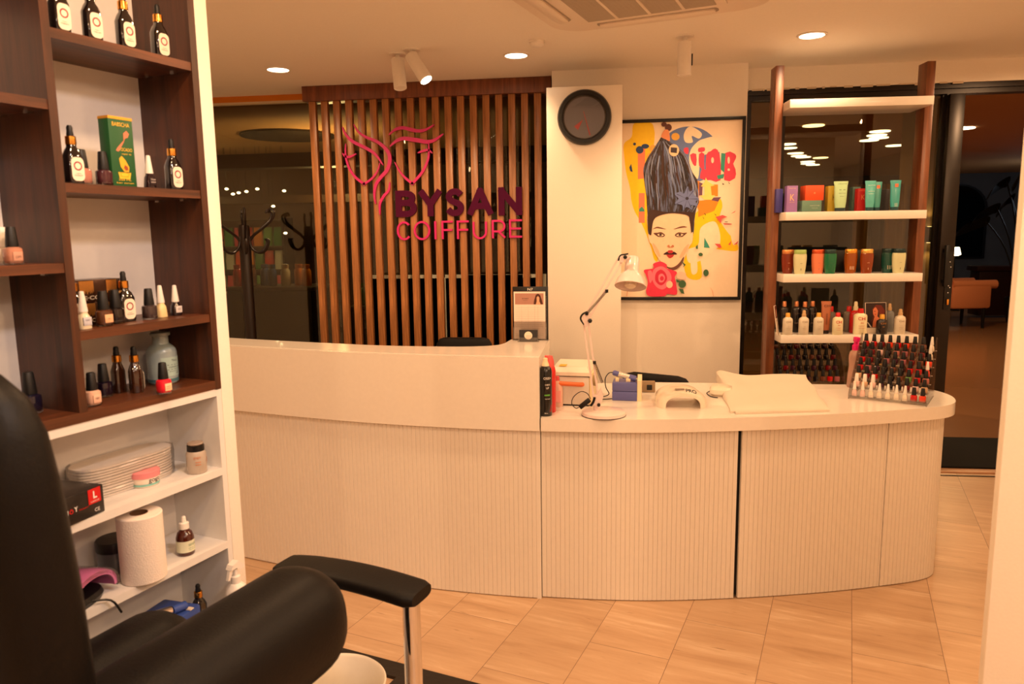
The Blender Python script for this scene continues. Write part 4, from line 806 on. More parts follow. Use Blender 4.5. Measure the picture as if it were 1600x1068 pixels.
# second, darker stand standing on the low shelf of the rack
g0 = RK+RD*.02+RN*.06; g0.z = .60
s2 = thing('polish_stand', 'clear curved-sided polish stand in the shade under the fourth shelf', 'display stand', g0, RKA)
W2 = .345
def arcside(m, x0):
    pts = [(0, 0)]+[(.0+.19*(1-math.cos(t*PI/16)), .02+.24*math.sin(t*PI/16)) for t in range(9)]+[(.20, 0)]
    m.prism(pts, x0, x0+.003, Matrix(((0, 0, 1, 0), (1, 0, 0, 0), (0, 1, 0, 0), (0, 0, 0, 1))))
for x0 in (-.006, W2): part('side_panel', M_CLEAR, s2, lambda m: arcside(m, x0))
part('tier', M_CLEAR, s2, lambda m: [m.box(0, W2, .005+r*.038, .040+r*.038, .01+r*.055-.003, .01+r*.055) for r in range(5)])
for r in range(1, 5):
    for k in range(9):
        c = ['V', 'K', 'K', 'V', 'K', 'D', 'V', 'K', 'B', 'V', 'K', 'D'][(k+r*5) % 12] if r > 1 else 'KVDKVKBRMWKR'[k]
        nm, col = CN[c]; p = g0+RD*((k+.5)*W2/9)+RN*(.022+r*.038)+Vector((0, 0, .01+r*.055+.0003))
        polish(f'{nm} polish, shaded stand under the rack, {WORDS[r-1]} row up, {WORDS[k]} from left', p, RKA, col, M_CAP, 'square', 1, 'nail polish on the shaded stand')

# ------------------------------------------------------------------ things on the manicure desk
TZ = .7752
def can(label, px_, py_, w, h, body, capm, capk, prints, name, cat, rz=0):
    p = at_z(px_, py_, TZ); a = thing(name, label, cat, (p.x, p.y+w/2, TZ), rz); k = w/2
    return a, k
p = at_z(851, 651, TZ)
a = thing('hair_spray_can', 'tall black aerosol can with white lettering at the left corner of the desk', 'spray can', (p.x+.002, p.y+.030, TZ), .25)
part('can_body', mat('black_can', (12, 11, 12), .25, coat=.4), a, lambda m: m.lathe([(.0245, 0), (.026, .003), (.026, .178), (.0235, .192), (.017, .199), (.016, .202)], 28))
part('nozzle', mat('cream_nozzle', (236, 214, 176), .4), a, lambda m: m.lathe([(.0155, .202), (.015, .207), (.012, .214), (.0095, .222), (.009, .232), (.007, .234)], 20))
part('print', mat('can_print_white', (232, 226, 220), .5), a, lambda m: [m.text(t, x, z, h, w=w_, bend=.0264, bold=.01) for t, x, z, h, w_ in (('OSIS+', .004, .150, .010, .032), ('3 MESS', .004, .126, .006, .022), ('UP', .004, .112, .008, .012), ('TEXTURE', .004, .070, .003, .022), ('300 ml', -.002, .012, .003, .014))])
part('green_bar', mat('can_green', (90, 160, 60), .5), a, lambda m: m.loft([[(.0263*math.sin(t), -.0263*math.cos(t), z) for z in (.084, .09)] + [(.0259*math.sin(t), -.0259*math.cos(t), z) for z in (.09, .084)] for t in [-.35+.1*i for i in range(10)]]))
part('print_slashes', M_RED, a, lambda m: [m.loft([[(.0264*math.sin(t), -.0264*math.cos(t), .02+s*.02), (.0264*math.sin(t+.12), -.0264*math.cos(t+.12), .02+s*.02)] for s in (0, 1)][::-1] if 0 else [[(.0264*math.sin(t+s*.15), -.0264*math.cos(t+s*.15), .018+s*.014) for s in (0, 1, 2)], [(.0264*math.sin(t+s*.15+.07), -.0264*math.cos(t+s*.15+.07), .018+s*.014) for s in (0, 1, 2)]], cap=False, closed_ring=False) for t in (.5, .75)])
a = thing('mousse_can', 'red aerosol can with pink cap standing behind the black can', 'spray can', (p.x+.014, p.y+.092, TZ), 0)
part('can_body', mat('red_can', (214, 40, 34), .3, coat=.3), a, lambda m: m.lathe([(.0235, 0), (.025, .003), (.025, .17), (.021, .186), (.018, .19)], 24))
part('cap', mat('pink_cap', (232, 96, 92), .4), a, lambda m: (m.lathe([(.019, .19), (.018, .21), (.012, .232)], 18), m.box(-.020, .004, -.006, .006, .222, .234, .002)))
p = at_z(871, 636, TZ); a = thing('lotion_bottle', 'translucent pale pink plastic bottle between the red can and the white sterilizer', 'bottle', (p.x, p.y+.02, TZ))
part('bottle_body', mat('pale_pink_plastic', (240, 190, 168), .3, alpha=1, trans=.2), a, lambda m: m.sup([(.021, .016, 0), (.022, .017, .004), (.022, .017, .08), (.013, .012, .105), (.006, .006, .112)], 24, e=2.4))
part('label', mat('lotion_label', (236, 160, 150), .5), a, lambda m: m.box(-.014, .014, -.0180, -.0172, .02, .07))
part('cap', mat('pink_cap', (232, 96, 92), .4), a, lambda m: m.lathe([(.008, .112), (.007, .13)], 14))
# sterilizer box with orange handle
q0 = at_z(869, 634, TZ); q1 = at_z(921, 634, TZ)
a = thing('tool_sterilizer', 'white metal sterilizer box with orange handle behind the desk lamp', 'sterilizer', ((q0.x+q1.x)/2-.005, 3.07, TZ), math.radians(-6))
M_STER = mat('steriliser_white', (216, 206, 192), .35)
part('case', M_STER, a, lambda m: m.box(-.095, .075, 0, .20, .006, .125, .004)); part('case_side', mat('steriliser_cream', (236, 214, 170), .4), a, lambda m: m.box(.0755, .086, .0, .20, .006, .14, .003))
part('lid', mat('steriliser_lid', (234, 224, 206), .35), a, lambda m: m.loft([[(-.098, -.004, .13), (.078, -.004, .13), (.078, .2, .13), (-.098, .2, .13)], [(-.098, -.004, .145), (.078, -.004, .145), (.078, .2, .15), (-.098, .2, .15)], [(-.08, .03, .162), (.06, .03, .162), (.06, .19, .168), (-.08, .19, .168)]]), angle=20)
part('foot_strip', M_BLACK, a, lambda m: m.box(-.09, .07, .004, .19, 0, .006))
part('handle', mat('orange_handle', (224, 112, 56), .4), a, lambda m: m.tube([(-.085, -.012, .101), (-.06, -.018, .1), (.035, -.018, .097), (.048, -.012, .097)], .0095, 12, sub=4))
part('yellow_sticker', mat('yellow_sticker', (236, 190, 50), .5), a, lambda m: m.prism([(-.07, .0), (-.035, -.0), (-.03, .04), (-.06, .045)], .1455, .1459) and m.box(-.06, -.03, .03, .08, .1628, .1634, 0, Matrix.Translation((0, 0, .0015))))
part('side_vent', mat('steriliser_vent', (150, 130, 96), .5), a, lambda m: m.lathe([(.022, 0), (.024, .012), (.02, .014)], 20, Matrix.Translation((.086, .04, .105)) @ Matrix.Rotation(PI/2, 4, 'Y')))
# desk lamp
LB = at_z(940, 637, TZ); LB = Vector((-.022, 2.925, TZ))
M_LAMP = mat('lamp_pinkish_white', (236, 214, 208), .3, coat=.4)
a = thing('desk_lamp', 'white jointed architect desk lamp with bell shade standing on a round base', 'lamp', LB)
def LP(x, y): return at_y(x, y, LB.y)-LB
part('base', M_LAMP, a, lambda m: m.lathe([(.086, 0), (.089, .003), (.087, .014), (.08, .018), (.03, .020), (.0, .021)], 40))
part('base_ring', M_BLACK, a, lambda m: m.lathe([(.0875, .0), (.0895, .0), (.0895, .003)], 40))
J0 = LP(931, 619); J1 = LP(915, 499); J2 = LP(971, 402)
part('pivot', M_LAMP, a, lambda m: (m.lathe([(.010, .0), (.010, .03)], 14, Matrix.Translation((J0.x, 0, .018))), m.prism([(J0.x-.012, .04), (J0.x+.018, .04), (J0.x+.03, .075), (J0.x+.02, .11), (J0.x+.006, .085), (J0.x-.012, .08)], -.014, -.008, FACE), m.prism([(J0.x-.012, .04), (J0.x+.018, .04), (J0.x+.03, .075), (J0.x+.02, .11), (J0.x+.006, .085), (J0.x-.012, .08)], .008, .014, FACE)))
sq = lambda m, A, B, w=.0042, y=0: m.tube([A+Vector((0, y, 0)), B+Vector((0, y, 0))], w, 4)
def arm(m, A, B, off):
    d = (B-A).normalized(); n = Vector((-d.z, 0, d.x))*off
    for s_ in (-1, 1): sq(m, A+n*s_, B+n*s_, .0052)
part('lower_arm', M_LAMP, a, lambda m: arm(m, J0, J1, .0092)); part('upper_arm', M_LAMP, a, lambda m: arm(m, J1, J2, .0092))
part('elbow_joint', M_LAMP, a, lambda m: [m.prism([(J1.x+x, J1.z+z) for x, z in ((-.014, .016), (.004, .028), (.024, .022), (.012, -.018), (.002, -.03), (-.012, -.01))], y, y+.004, FACE) for y in (-.015, .011)])
part('knob', M_BLACK, a, lambda m: (m.lathe([(.009, 0), (.009, .014), (.004, .018)], 6, Matrix.Translation((J1.x+.018, -.016, J1.z-.002)) @ ROT), m.lathe([(.007, 0), (.007, .012)], 6, Matrix.Translation((J0.x+.012, -.014, .045)) @ ROT)))
part('cable', M_BLACK, a, lambda m: (m.tube([J1+Vector((-.006, -.012, -.018)), J1+Vector((-.019, -.014, .004)), J1+Vector((-.012, -.014, .022)), J1+Vector((.006, -.012, .032))], .0036, 8, sub=5),
     m.tube([J2+Vector((-.012, -.01, -.012)), J2+Vector((-.004, -.012, .008)), J2+Vector((.014, -.012, .012)), J2+Vector((.026, -.012, .014))], .0032, 8, sub=5),
     m.tube([(J0.x-.004, -.014, .075), (J0.x-.010, -.016, .055), (J0.x-.02, -.018, .04)], .005, 8, sub=3)))
def spring(m, A, B, r=.005, turns=22):
    d = (B-A); L = d.length; d.normalize(); n1 = d.orthogonal().normalized(); n2 = d.cross(n1)
    m.tube([A+d*L*i/(turns*8)+(n1*math.cos(i*PI/4)+n2*math.sin(i*PI/4))*r for i in range(turns*8+1)], .0011, 4)
M_SPR = mat('dark_spring', (90, 72, 60), .35, metal=.8)
part('spring', M_SPR, a, lambda m: spring(m, LP(917, 489)+Vector((0, -.016, 0)), LP(948, 454)+Vector((0, -.016, 0))))
part('spring', M_SPR, a, lambda m: spring(m, LP(929, 565)+Vector((0, -.016, 0)), LP(941, 596)+Vector((0, -.016, 0))))
for x, y in ((917, 489), (948, 454), (929, 565)): part('spring_pin', M_BLACK, a, lambda m: m.lathe([(.0062, -.006), (.0062, .006)], 10, Matrix.Translation(LP(x, y)+Vector((0, -.016, 0)))))
part('switch', M_BLACK, a, lambda m: m.box(-.026, .026, -.007, .007, -.0095, .0095, .003, Matrix.Translation(LP(914, 627)+Vector((0, -.035, 0))) @ Matrix.Rotation(math.radians(-40), 4, 'Y')))
part('switch_cable', M_BLACK, a, lambda m: m.tube([LP(923, 620)+Vector((0, -.034, 0)), LP(918, 612)+Vector((0, -.03, 0)), LP(908, 609)+Vector((0, -.03, 0)), LP(897, 617)+Vector((0, -.03, 0)), LP(894, 627)+Vector((0, -.034, 0)), LP(900, 634)+Vector((0, -.036, 0)), LP(905, 633)+Vector((0, -.035, 0))], .0017, 6, sub=5))
SH = LP(985, 446); ax = (LP(987, 392)-SH).normalized(); ax = (ax+Vector((.06, .42, 0))).normalized()
RS = Matrix.Translation(SH) @ ax.to_track_quat('Z', 'Y').to_matrix().to_4x4()
part('lamp_shade', M_LAMP, a, lambda m: m.lathe([(.0605, -.004), (.062, -.002), (.058, .012), (.051, .030), (.038, .046), (.030, .055), (.0285, .064), (.0275, .108), (.024, .117), (.012, .121), (.002, .122), (.002, .119), (.012, .118), (.022, .114), (.025, .106), (.026, .063), (.028, .053), (.036, .044), (.048, .029), (.056, .011), (.0595, -.002)], 40, RS, cap=False))
part('bulb', mat('white_bulb', (232, 214, 190), .3, coat=.3), a, lambda m: m.lathe([(.012, .06), (.012, .045), (.02, .03), (.026, .014), (.022, -.002), (.012, -.010), (.002, -.012)], 24, RS))
part('neck_bracket', M_LAMP, a, lambda m: (m.prism([(J2.x+x, J2.z+z) for x, z in ((-.008, -.018), (.004, -.02), (.022, .0), (.03, .012), (.012, .014), (-.006, .006))], -.014, -.010, FACE), m.prism([(J2.x+x, J2.z+z) for x, z in ((-.008, -.018), (.004, -.02), (.022, .0), (.03, .012), (.012, .014), (-.006, .006))], .010, .014, FACE)))
part('knob', M_BLACK, a, lambda m: m.lathe([(.008, 0), (.008, .012), (.003, .015)], 6, Matrix.Translation((J2.x+.014, -.016, J2.z+.002)) @ ROT))
# electric nail file
q = at_z(978, 626, TZ); M_BLUE = mat('slate_blue_plastic', (92, 96, 160), .4); M_CRM = mat('cream_plastic', (238, 218, 180), .4)
a = thing('nail_drill', 'blue and cream electric nail drill box with its handpiece lying on top', 'nail drill', (q.x-.002, q.y, TZ), math.radians(-4))
part('case', M_BLUE, a, lambda m: (m.box(-.058, .050, 0, .10, 0, .040, .003), m.box(-.058, .050, 0, .10, .041, .080, .004)))
part('end_cap', M_CRM, a, lambda m: m.loft([[(x, 0, 0), (x, .1, 0), (x, .1, .09), (x, .06, .108), (x, .0, .09)] for x in (.050, .068)]))
for x0, x1, z1 in ((-.045, -.030, .098), (.0, .02, .094)): part('handpiece_cradle', M_CRM, a, lambda m: m.box(x0, x1, .02, .06, .079, z1, .003))
hz = lambda t: Vector((-.058+.115*t, .035, .118-.030*t))
part('handpiece_tail', M_BLUE, a, lambda m: m.tube([hz(0), hz(.05), hz(.22)], [.008, .012, .0115], 14)); part('handpiece_nose', M_BLUE, a, lambda m: m.tube([hz(.62), hz(.65), hz(.86), hz(.88)], [.012, .013, .013, .011], 14))
part('handpiece_grip', mat('ribbed_silver', (228, 224, 214), .25, metal=.4), a, lambda m: m.tube([hz(.22+.4*i/16) for i in range(17)], [.0112 if i % 2 else .0122 for i in range(17)], 14))
part('drill_bit', M_CHROME, a, lambda m: m.tube([hz(.88), hz(1.06)], [.006, .004], 10))
part('cable', M_BLACK, a, lambda m: m.tube([hz(0), (-.075, .03, .115), (-.09, .03, .09), (-.088, .04, .05), (-.075, .05, .02), (-.09, .06, .006), (-.12, .04, .0035), (-.11, -.0, .0035), (-.06, .02, .0035)], .0022, 6, sub=6))
# socket box
q = at_z(1012, 612, TZ)
a = thing('power_socket_box', 'small dark surface socket box behind the nail drill', 'socket', (q.x+.003, 3.36, TZ)); part('box_body', mat('socket_brown', (150, 126, 96), .5), a, lambda m: m.box(-.03, .03, 0, .03, 0, .05, .003)); part('socket_hole', M_BLACK, a, lambda m: m.box(-.008, .016, -.002, 0, .012, .036, .001))
# uv lamp
def uvlamp(label, p, rz, w, d, h, txt):
    a = thing('nail_lamp', label, 'nail lamp', p, rz)
    def arc(t, y, dr): x = math.cos(t); z = math.sin(t); return (x*(w/2-dr), y, max(0, z)**.62*(h-dr))
    def body(m):
        secs = []
        for y, sc in ((0, .82), (.003, .85), (.032, 1), (d*.9, .94), (d, .88)):
            out = [(arc(PI-PI*k/24, y, 0)) for k in range(25)]; inn = [(arc(PI*k/24, y, .016)) for k in range(25)]
            secs.append([(x*sc, yy, z*sc) for x, yy, z in out+inn])
        m.loft(secs)
    part('shell', mat('nail_lamp_white', (240, 226, 206), .25, coat=.5), a, body, angle=50)
    part('lining', mat('lamp_lining', (214, 196, 176), .5), a, lambda m: m.loft([[(x*.955, yy, z*.955) for x, yy, z in [arc(PI-PI*k/24, y, .0165) for k in range(25)]+[arc(PI*k/24, y, .019) for k in range(25)]] for y in (.01, d*.9)]))
    part('display', mat('lamp_display', (150, 136, 120), .2), a, lambda m: m.box(-.03, .008, .018, .030, h-.004, h+.0012, .001))
    if txt:
        def conform(m):
            vs, fs, (a0, b0, a1, b1) = glyphs(txt, .02, 0); out = []
            for p in vs:
                x = .013+(p[0]-a0)/(a1-a0)*.044; yy = .007+(p[1]-b0)/(b1-b0)*.022; sc = .85+.15*(yy-.003)/.029; t = math.acos(max(-1, min(1, x/(w/2*sc))))
                out.append((x, yy, math.sin(t)**.62*h*sc+.0009))
            m._add(out, fs)
        part('print', M_INK, a, conform)
    return a
q0 = at_z(1027, 641, TZ); q1 = at_z(1108, 637, TZ)
uvlamp('white arched nail curing lamp standing in front of the stool', (q0+q1)/2+Vector((0, .012, 0)), math.radians(4), .205, .17, .078, 'PRO')
q = at_z(1118, 618, TZ)
a = thing('nail_lamp', 'white rounded lamp device half covered by the towel', 'nail lamp', (q.x+.030, q.y+.03, TZ), math.radians(-12))
part('shell', mat('nail_lamp_white', (240, 226, 206), .25, coat=.5), a, lambda m: m.sup([(.046, .055, .008), (.050, .060, .012), (.050, .060, .030), (.044, .052, .040), (.02, .03, .044)], 32, e=5)); part('inner_body', mat('lamp_lining', (214, 196, 176), .5), a, lambda m: m.sup([(.042, .050, 0), (.044, .052, .009)], 28, e=3))
part('cable', M_BLACK, a, lambda m: m.tube([(-.05, -.02, .016), (-.06, -.05, .012), (-.04, -.07, .003), (-.01, -.085, .003)], .0022, 6, sub=5))
# towel
M_TOW = mat('white_towel', (246, 232, 214), .9, bump=.6, bscale=500)
def towel(m):
    c = [at_z(*k, TZ) for k in ((1141, 645), (1294, 641), (1258, 588), (1118, 590))]
    nu, nv = 44, 34; rnd = random.Random(5)
    def top(u_, v_):
        # gentle folds, lifted at the left by the lamp underneath
        x = c[0]*(1-u_)*(1-v_)+c[1]*u_*(1-v_)+c[2]*u_*v_+c[3]*(1-u_)*v_
        e_ = min(u_, 1-u_, v_*1.2, 1-v_); rim = 1-math.exp(-e_*26)
        z = .007+.010*rim+.006*math.sin(u_*9+v_*3)*rim+.004*math.sin(u_*4-v_*11)*rim
        z += .040*math.exp(-((u_-.02)/.20)**2-((v_-.72)/.30)**2)+.008*math.exp(-((v_-1)/.18)**2)*(.4+.6*math.sin(u_*5+1)**2)
        return Vector((x.x+.004*math.sin(v_*13), x.y+.004*math.sin(u_*11), TZ+z))
    G = [[top(i/nu, j/nv) for i in range(nu+1)] for j in range(nv+1)]
    vs = [p for r_ in G for p in r_]; n = nu+1; fs = [(j*n+i, j*n+i+1, (j+1)*n+i+1, (j+1)*n+i) for j in range(nv) for i in range(nu)]
    rim = [(0, i) for i in range(nu+1)]+[(j, nu) for j in range(1, nv+1)]+[(nv, i) for i in range(nu-1, -1, -1)]+[(j, 0) for j in range(nv-1, 0, -1)]
    b0 = len(vs); vs += [Vector((G[j][i].x, G[j][i].y, TZ+.0006)) for j, i in rim]; L = len(rim)
    for k in range(L):
        k2 = (k+1) % L; fs.append((rim[k][0]*n+rim[k][1], b0+k, b0+k2, rim[k2][0]*n+rim[k2][1]))
    m._add(vs, fs)
b = MB(); towel(b); tw = b.build('towel', M_TOW, angle=60); tag(tw, 'folded thick white towel spread on the middle of the manicure desk', 'towel')
def low(m):
    c = [at_z(*k, TZ) for k in ((1150, 647), (1296, 643), (1290, 636), (1145, 640))]
    m.prism([(p.x, p.y) for p in c], TZ+.0004, TZ+.009)
part('folded_edge', M_TOW, tw, low)
# pink spray bottle behind the stand
q = at_z(1334, 604, TZ)
a = thing('spray_bottle', 'clear spray bottle with bright pink head left of the polish stand', 'spray bottle', (q.x, q.y, TZ), .2)
part('bottle_body', mat('clear_pinkish', (226, 180, 160), .15, trans=.55, coat=.4), a, lambda m: m.lathe([(.030, 0), (.032, .004), (.030, .06), (.026, .10), (.029, .14), (.024, .165), (.014, .175)], 24))
part('trigger_head', mat('hot_pink', (214, 14, 110), .35), a, lambda m: (m.lathe([(.016, .173), (.0165, .195), (.011, .2), (.009, .214)], 16), m.box(-.010, .010, -.022, .012, .212, .234, .004), m.tube([(0, -.014, .214), (0, -.024, .2), (0, -.022, .186)], .0035, 8, sub=3)))

# ------------------------------------------------------------------ things on the bar top
BZ = 1.0210
q0 = at_z(801, 531, BZ); q1 = at_z(857, 530, BZ)
a = thing('price_list_holder', 'clear holder with a printed price list before a black folder on the bar top', 'leaflet holder', ((q0.x+q1.x)/2, 3.325, BZ)); hw = (q1.x-q0.x)/2
part('black_folder', M_BLACK, a, lambda m: m.box(-hw, hw, .006, .014, 0, .242, .001))
part('holder', M_CLEAR, a, lambda m: (m.box(-hw+.002, hw-.006, -.004, -.001, 0, .085), m.box(-hw+.002, hw-.006, .002, .005, .0, .2), m.box(-hw, hw+.008, -.02, .01, 0, .003)))
part('price_sheet', mat('price_sheet', (240, 220, 206), .6), a, lambda m: m.box(-hw+.006, hw-.012, -.001, .001, .004, .220))
part('photo_banner', mat('rose_banner', (178, 130, 114), .5), a, lambda m: m.box(-hw+.012, hw-.020, -.0016, -.001, .162, .212))
part('banner_hair', mat('brown_hair_print', (74, 34, 22), .5), a, lambda m: m.flat([(.016, .162), (.018, .180), (.026, .205), (.036, .211), (.046, .204), (.054, .180), (.058, .162)], Matrix.Translation((0, -.0019, 0)) @ FACE), smooth=False)
part('banner_face', mat('skin_print', (226, 168, 134), .5), a, lambda m: m.flat([(.026, .162), (.03, .176), (.030, .194), (.036, .2), (.042, .193), (.042, .176), (.048, .162)], Matrix.Translation((0, -.0022, 0)) @ FACE), smooth=False)
for t_, x, z, h_, w_, y_ in (('BYSAN', -.022, .186, .0055, .028, -.0019), ('COIFFURE', -.022, .180, .0025, .02, -.0019), ('N7', .0, .2245, .011, .024, .0053)): part('print', M_INK if t_ != 'N7' else M_FIT, a, lambda m: m.text(t_, x, z, h_, w=w_, y0=y_))
part('table_lines', mat('pale_lines', (196, 172, 160), .6), a, lambda m: [m.box(-hw+.014, hw-.022, -.0014, -.0011, .02+k*.0085, .0208+k*.0085) for k in range(16)]+[m.box(x, x+.0007, -.0014, -.0011, .02, .155) for x in (-.04, -.01, .02, .035)])
q = at_z(826, 533, BZ)
a = thing('business_card_holder', 'small clear holder with dark cards bearing a round white logo on the bar', 'card holder', (q.x, 3.268, BZ))
part('holder', M_CLEAR, a, lambda m: (m.box(-.048, .048, -.012, .022, 0, .003), m.box(-.045, .045, -.010, -.008, 0, .02), m.box(-.045, .045, .012, .014, 0, .055)))
part('card', mat('charcoal_card', (44, 42, 44), .5), a, lambda m: m.box(-.041, .041, -.004, .008, .004, .052))
part('logo_disc', M_PAPER, a, lambda m: m.lathe([(.018, 0), (.018, .0006)], 28, Matrix.Translation((0, -.004, .028)) @ ROT))
part('print', mat('logo_pink', (200, 110, 100), .5), a, lambda m: m.text('BYSAN', .002, .024, .004, w=.02, y0=-.0049))

# ------------------------------------------------------------------ chairs behind the desks, coat stand
def office_back(nm, label, px0, px1, pytop, Y, rz=0):
    p = at_y((px0+px1)/2, pytop, Y); w = at_y(px1, pytop, Y).x-at_y(px0, pytop, Y).x
    a = thing(nm, label, 'chair', (p.x, Y, 0), rz); h = p.z
    part('backrest', M_LEATH, a, lambda m: m.sup([(w*.40, .02, h-.42), (w*.48, .03, h-.36), (w*.5, .035, h-.12), (w*.49, .032, h-.035), (w*.44, .022, h-.008), (w*.36, .01, h)], 32, e=4))
    part('seat', M_LEATH, a, lambda m: m.sup([(w*.5, .2, .44), (w*.55, .23, .46), (w*.55, .23, .50), (w*.5, .2, .52)], 32, Matrix.Translation((0, .24, 0)), e=4))
    part('back_strut', M_CHROME, a, lambda m: m.tube([(0, 0, h-.35), (0, -.03, .48), (0, .1, .43), (0, .24, .43)], .014, 8, sub=4))
    part('gas_column', M_CHROME, a, lambda m: m.lathe([(.025, .1), (.025, .44)], 16, Matrix.Translation((0, .24, 0))))
    for k in range(5): part('leg', M_BLACK, a, lambda m: m.tube([(0, .24, .11), (.25*math.cos(k*2*PI/5), .24+.25*math.sin(k*2*PI/5), .05)], [.022, .014], 8))
    for k in range(5): part('castor', M_BLACK, a, lambda m: m.lathe([(.025, -.012), (.025, .012)], 14, Matrix.Translation((.25*math.cos(k*2*PI/5), .24+.25*math.sin(k*2*PI/5), .025)) @ Matrix.Rotation(PI/2, 4, 'Y')))
    return a
office_back('office_chair', 'black leather office chair whose back rises over the bar top', 681, 769, 527, 3.86)
p = at_y(1040, 590, 3.95)
a = thing('swivel_stool', 'black padded stool with a low curved back behind the manicure desk', 'stool', (p.x+.02, 4.0, 0))
q = at_y(1003, 600, 3.82)-Vector(a.location); q2 = at_y(1078, 600, 3.82)-Vector(a.location); zt = at_y(1045, 588, 3.82).z
part('backrest', M_LEATH, a, lambda m: m.loft([[(x, -.18+yy*.02+.12*((x-q.x)/(q2.x-q.x)-.5)**2*0, z0+s_*hh) for yy, s_ in [(math.cos(t*PI/8), math.sin(t*PI/8)) for t in range(16)]] for x, z0, hh in [(q.x-.10, zt-.0, .012), (q.x-.04, zt-.010, .034), (q.x+.06, zt-.035, .050), (q2.x-.06, zt-.048, .052), (q2.x-.02, zt-.055, .045), (q2.x, zt-.06, .025)]]), angle=60)
part('seat', M_LEATH, a, lambda m: m.lathe([(.16, .50), (.18, .52), (.18, .56), (.15, .58), (.02, .585)], 32)); part('back_strut', M_CHROME, a, lambda m: m.tube([(0, 0, .5), (.0, -.16, .5), (0, -.175, zt-.05)], .012, 8, sub=4))
part('gas_column', M_CHROME, a, lambda m: m.lathe([(.025, .08), (.025, .5)], 16))
for k in range(5): part('leg', M_CHROME, a, lambda m: m.tube([(0, 0, .09), (.26*math.cos(k*2*PI/5), .26*math.sin(k*2*PI/5), .02)], [.02, .012], 8))
YC = 4.45; p = at_y(386, 430, YC)
a = thing('coat_stand', 'dark wooden coat stand with curled hooks in front of the left window', 'coat stand', (p.x-.0, YC, 0))
M_CS = mat('black_brown_wood', (26, 16, 12), .35)
zt = at_y(384, 351, YC).z
part('pole', M_CS, a, lambda m: m.lathe([(.035, .0), (.035, zt-.03), (.031, zt-.004), (.02, zt)], 16))
for k in range(6):
    az = k*PI/3+.0; R = Matrix.Rotation(az, 4, 'Z'); z = zt-.09
    part('hook', M_CS, a, lambda m: m.tube([R @ Vector(v) for v in ((.03, 0, z-.02), (.06, 0, z+.02), (.13, 0, z+.07), (.19, 0, z+.12), (.205, 0, z+.165), (.18, 0, z+.185), (.165, 0, z+.165))], .008, 8, sub=6))
    part('lower_hook', M_CS, a, lambda m: m.tube([R @ Vector(v) for v in ((.03, 0, z+.02), (.045, 0, z-.05), (.09, 0, z-.085), (.135, 0, z-.07), (.16, 0, z-.02), (.15, 0, z-.0))], .008, 8, sub=6))
for k in range(4): part('foot', M_CS, a, lambda m: m.tube([(.02*math.cos(k*PI/2), .02*math.sin(k*PI/2), .18), (.12*math.cos(k*PI/2), .12*math.sin(k*PI/2), .14), (.2*math.cos(k*PI/2), .2*math.sin(k*PI/2), .02)], .013, 8, sub=4))

# ------------------------------------------------------------------ shelving on the left: local x along V, y into the depth, front at y = 0
K0 = Vector((-.912, 1.667, 0))
def K(x, y, z): return K0+V*x-U*y+Vector((0, 0, z))
def kx(px_, py_, dep):   # x along the shelving of the pixel column at this depth
    q = at_p(px_, py_, K0-U*dep, U); return (q-K0).dot(V)
D_ = .17; T = .018
wc = thing('wall_shelving', 'tall shelving unit: walnut box shelves above white ones, white end panel', 'shelving', K0, GRID)
L0 = -1.5
part('end_panel', M_WALL, wc, lambda m: m.box(-.036, 0, 0, D_+.06, 0, CZ, .001))
def backp(m): m.box(L0, -.034, D_, D_+.015, 0, CZ)
part('back_panel', mat('pale_grey_back', (222, 218, 216), .5), wc, backp)
part('side_panel', M_WAL, wc, lambda m: m.box(-.056, -.038, -.002, D_, 1.145, CZ)); part('side_panel', M_WHITE, wc, lambda m: m.box(-.052, -.0375, 0, D_, 0, 1.143))
part('divider', M_WAL, wc, lambda m: m.box(-.397, -.380, -.002, D_, 1.165, CZ)); part('divider', M_WAL, wc, lambda m: m.box(-.75, -.73, -.002, D_, 1.165, CZ))
part('base_board', M_WALX, wc, lambda m: m.box(L0, -.056, -.002, D_, 1.146, 1.166))
for z in (1.888, 1.608, 1.324): part('shelf', M_WALX, wc, lambda m: m.box(-.380, -.056, 0, D_, z-T, z))
for z in (2.06, 1.757, 1.457): part('shelf', M_WALX, wc, lambda m: m.box(-.73, -.397, 0, D_, z-T, z))
part('shelf', M_WHITE, wc, lambda m: m.box(L0, -.052, 0, D_, 1.128, 1.1455))
for z in (.951, .765, .57, .10): part('shelf', M_WHITE, wc, lambda m: m.box(L0, -.052, 0, D_, z-T, z))
part('side_panel', M_WHITE, wc, lambda m: m.box(-.75, -.73, 0.001, D_, 0, 1.128))
for x, y, z in [(-.057, y, z) for z in (1.888, 1.608) for y in (.04, .12)]+[(-.398, y, z) for z in (1.757, 1.457) for y in (.04, .12)]: part('shelf_clip', M_CHROME, wc, lambda m: m.box(x-.012, x, y, y+.012, z-T-.005, z-T))
def kp(px_, py_, dep, z, mid=0):
    x = kx(px_, py_, dep); return K(x+mid, dep, z)
def kp2(px_, py_, z): # a base seen resting on a shelf top
    return at_z(px_, py_, z)
def clampk(p, x0, x1, d0, d1):
    d = p-K0; x = min(max(d.dot(V), x0), x1); y = min(max(-d.dot(U), d0), d1); return K(x, y, p.z)
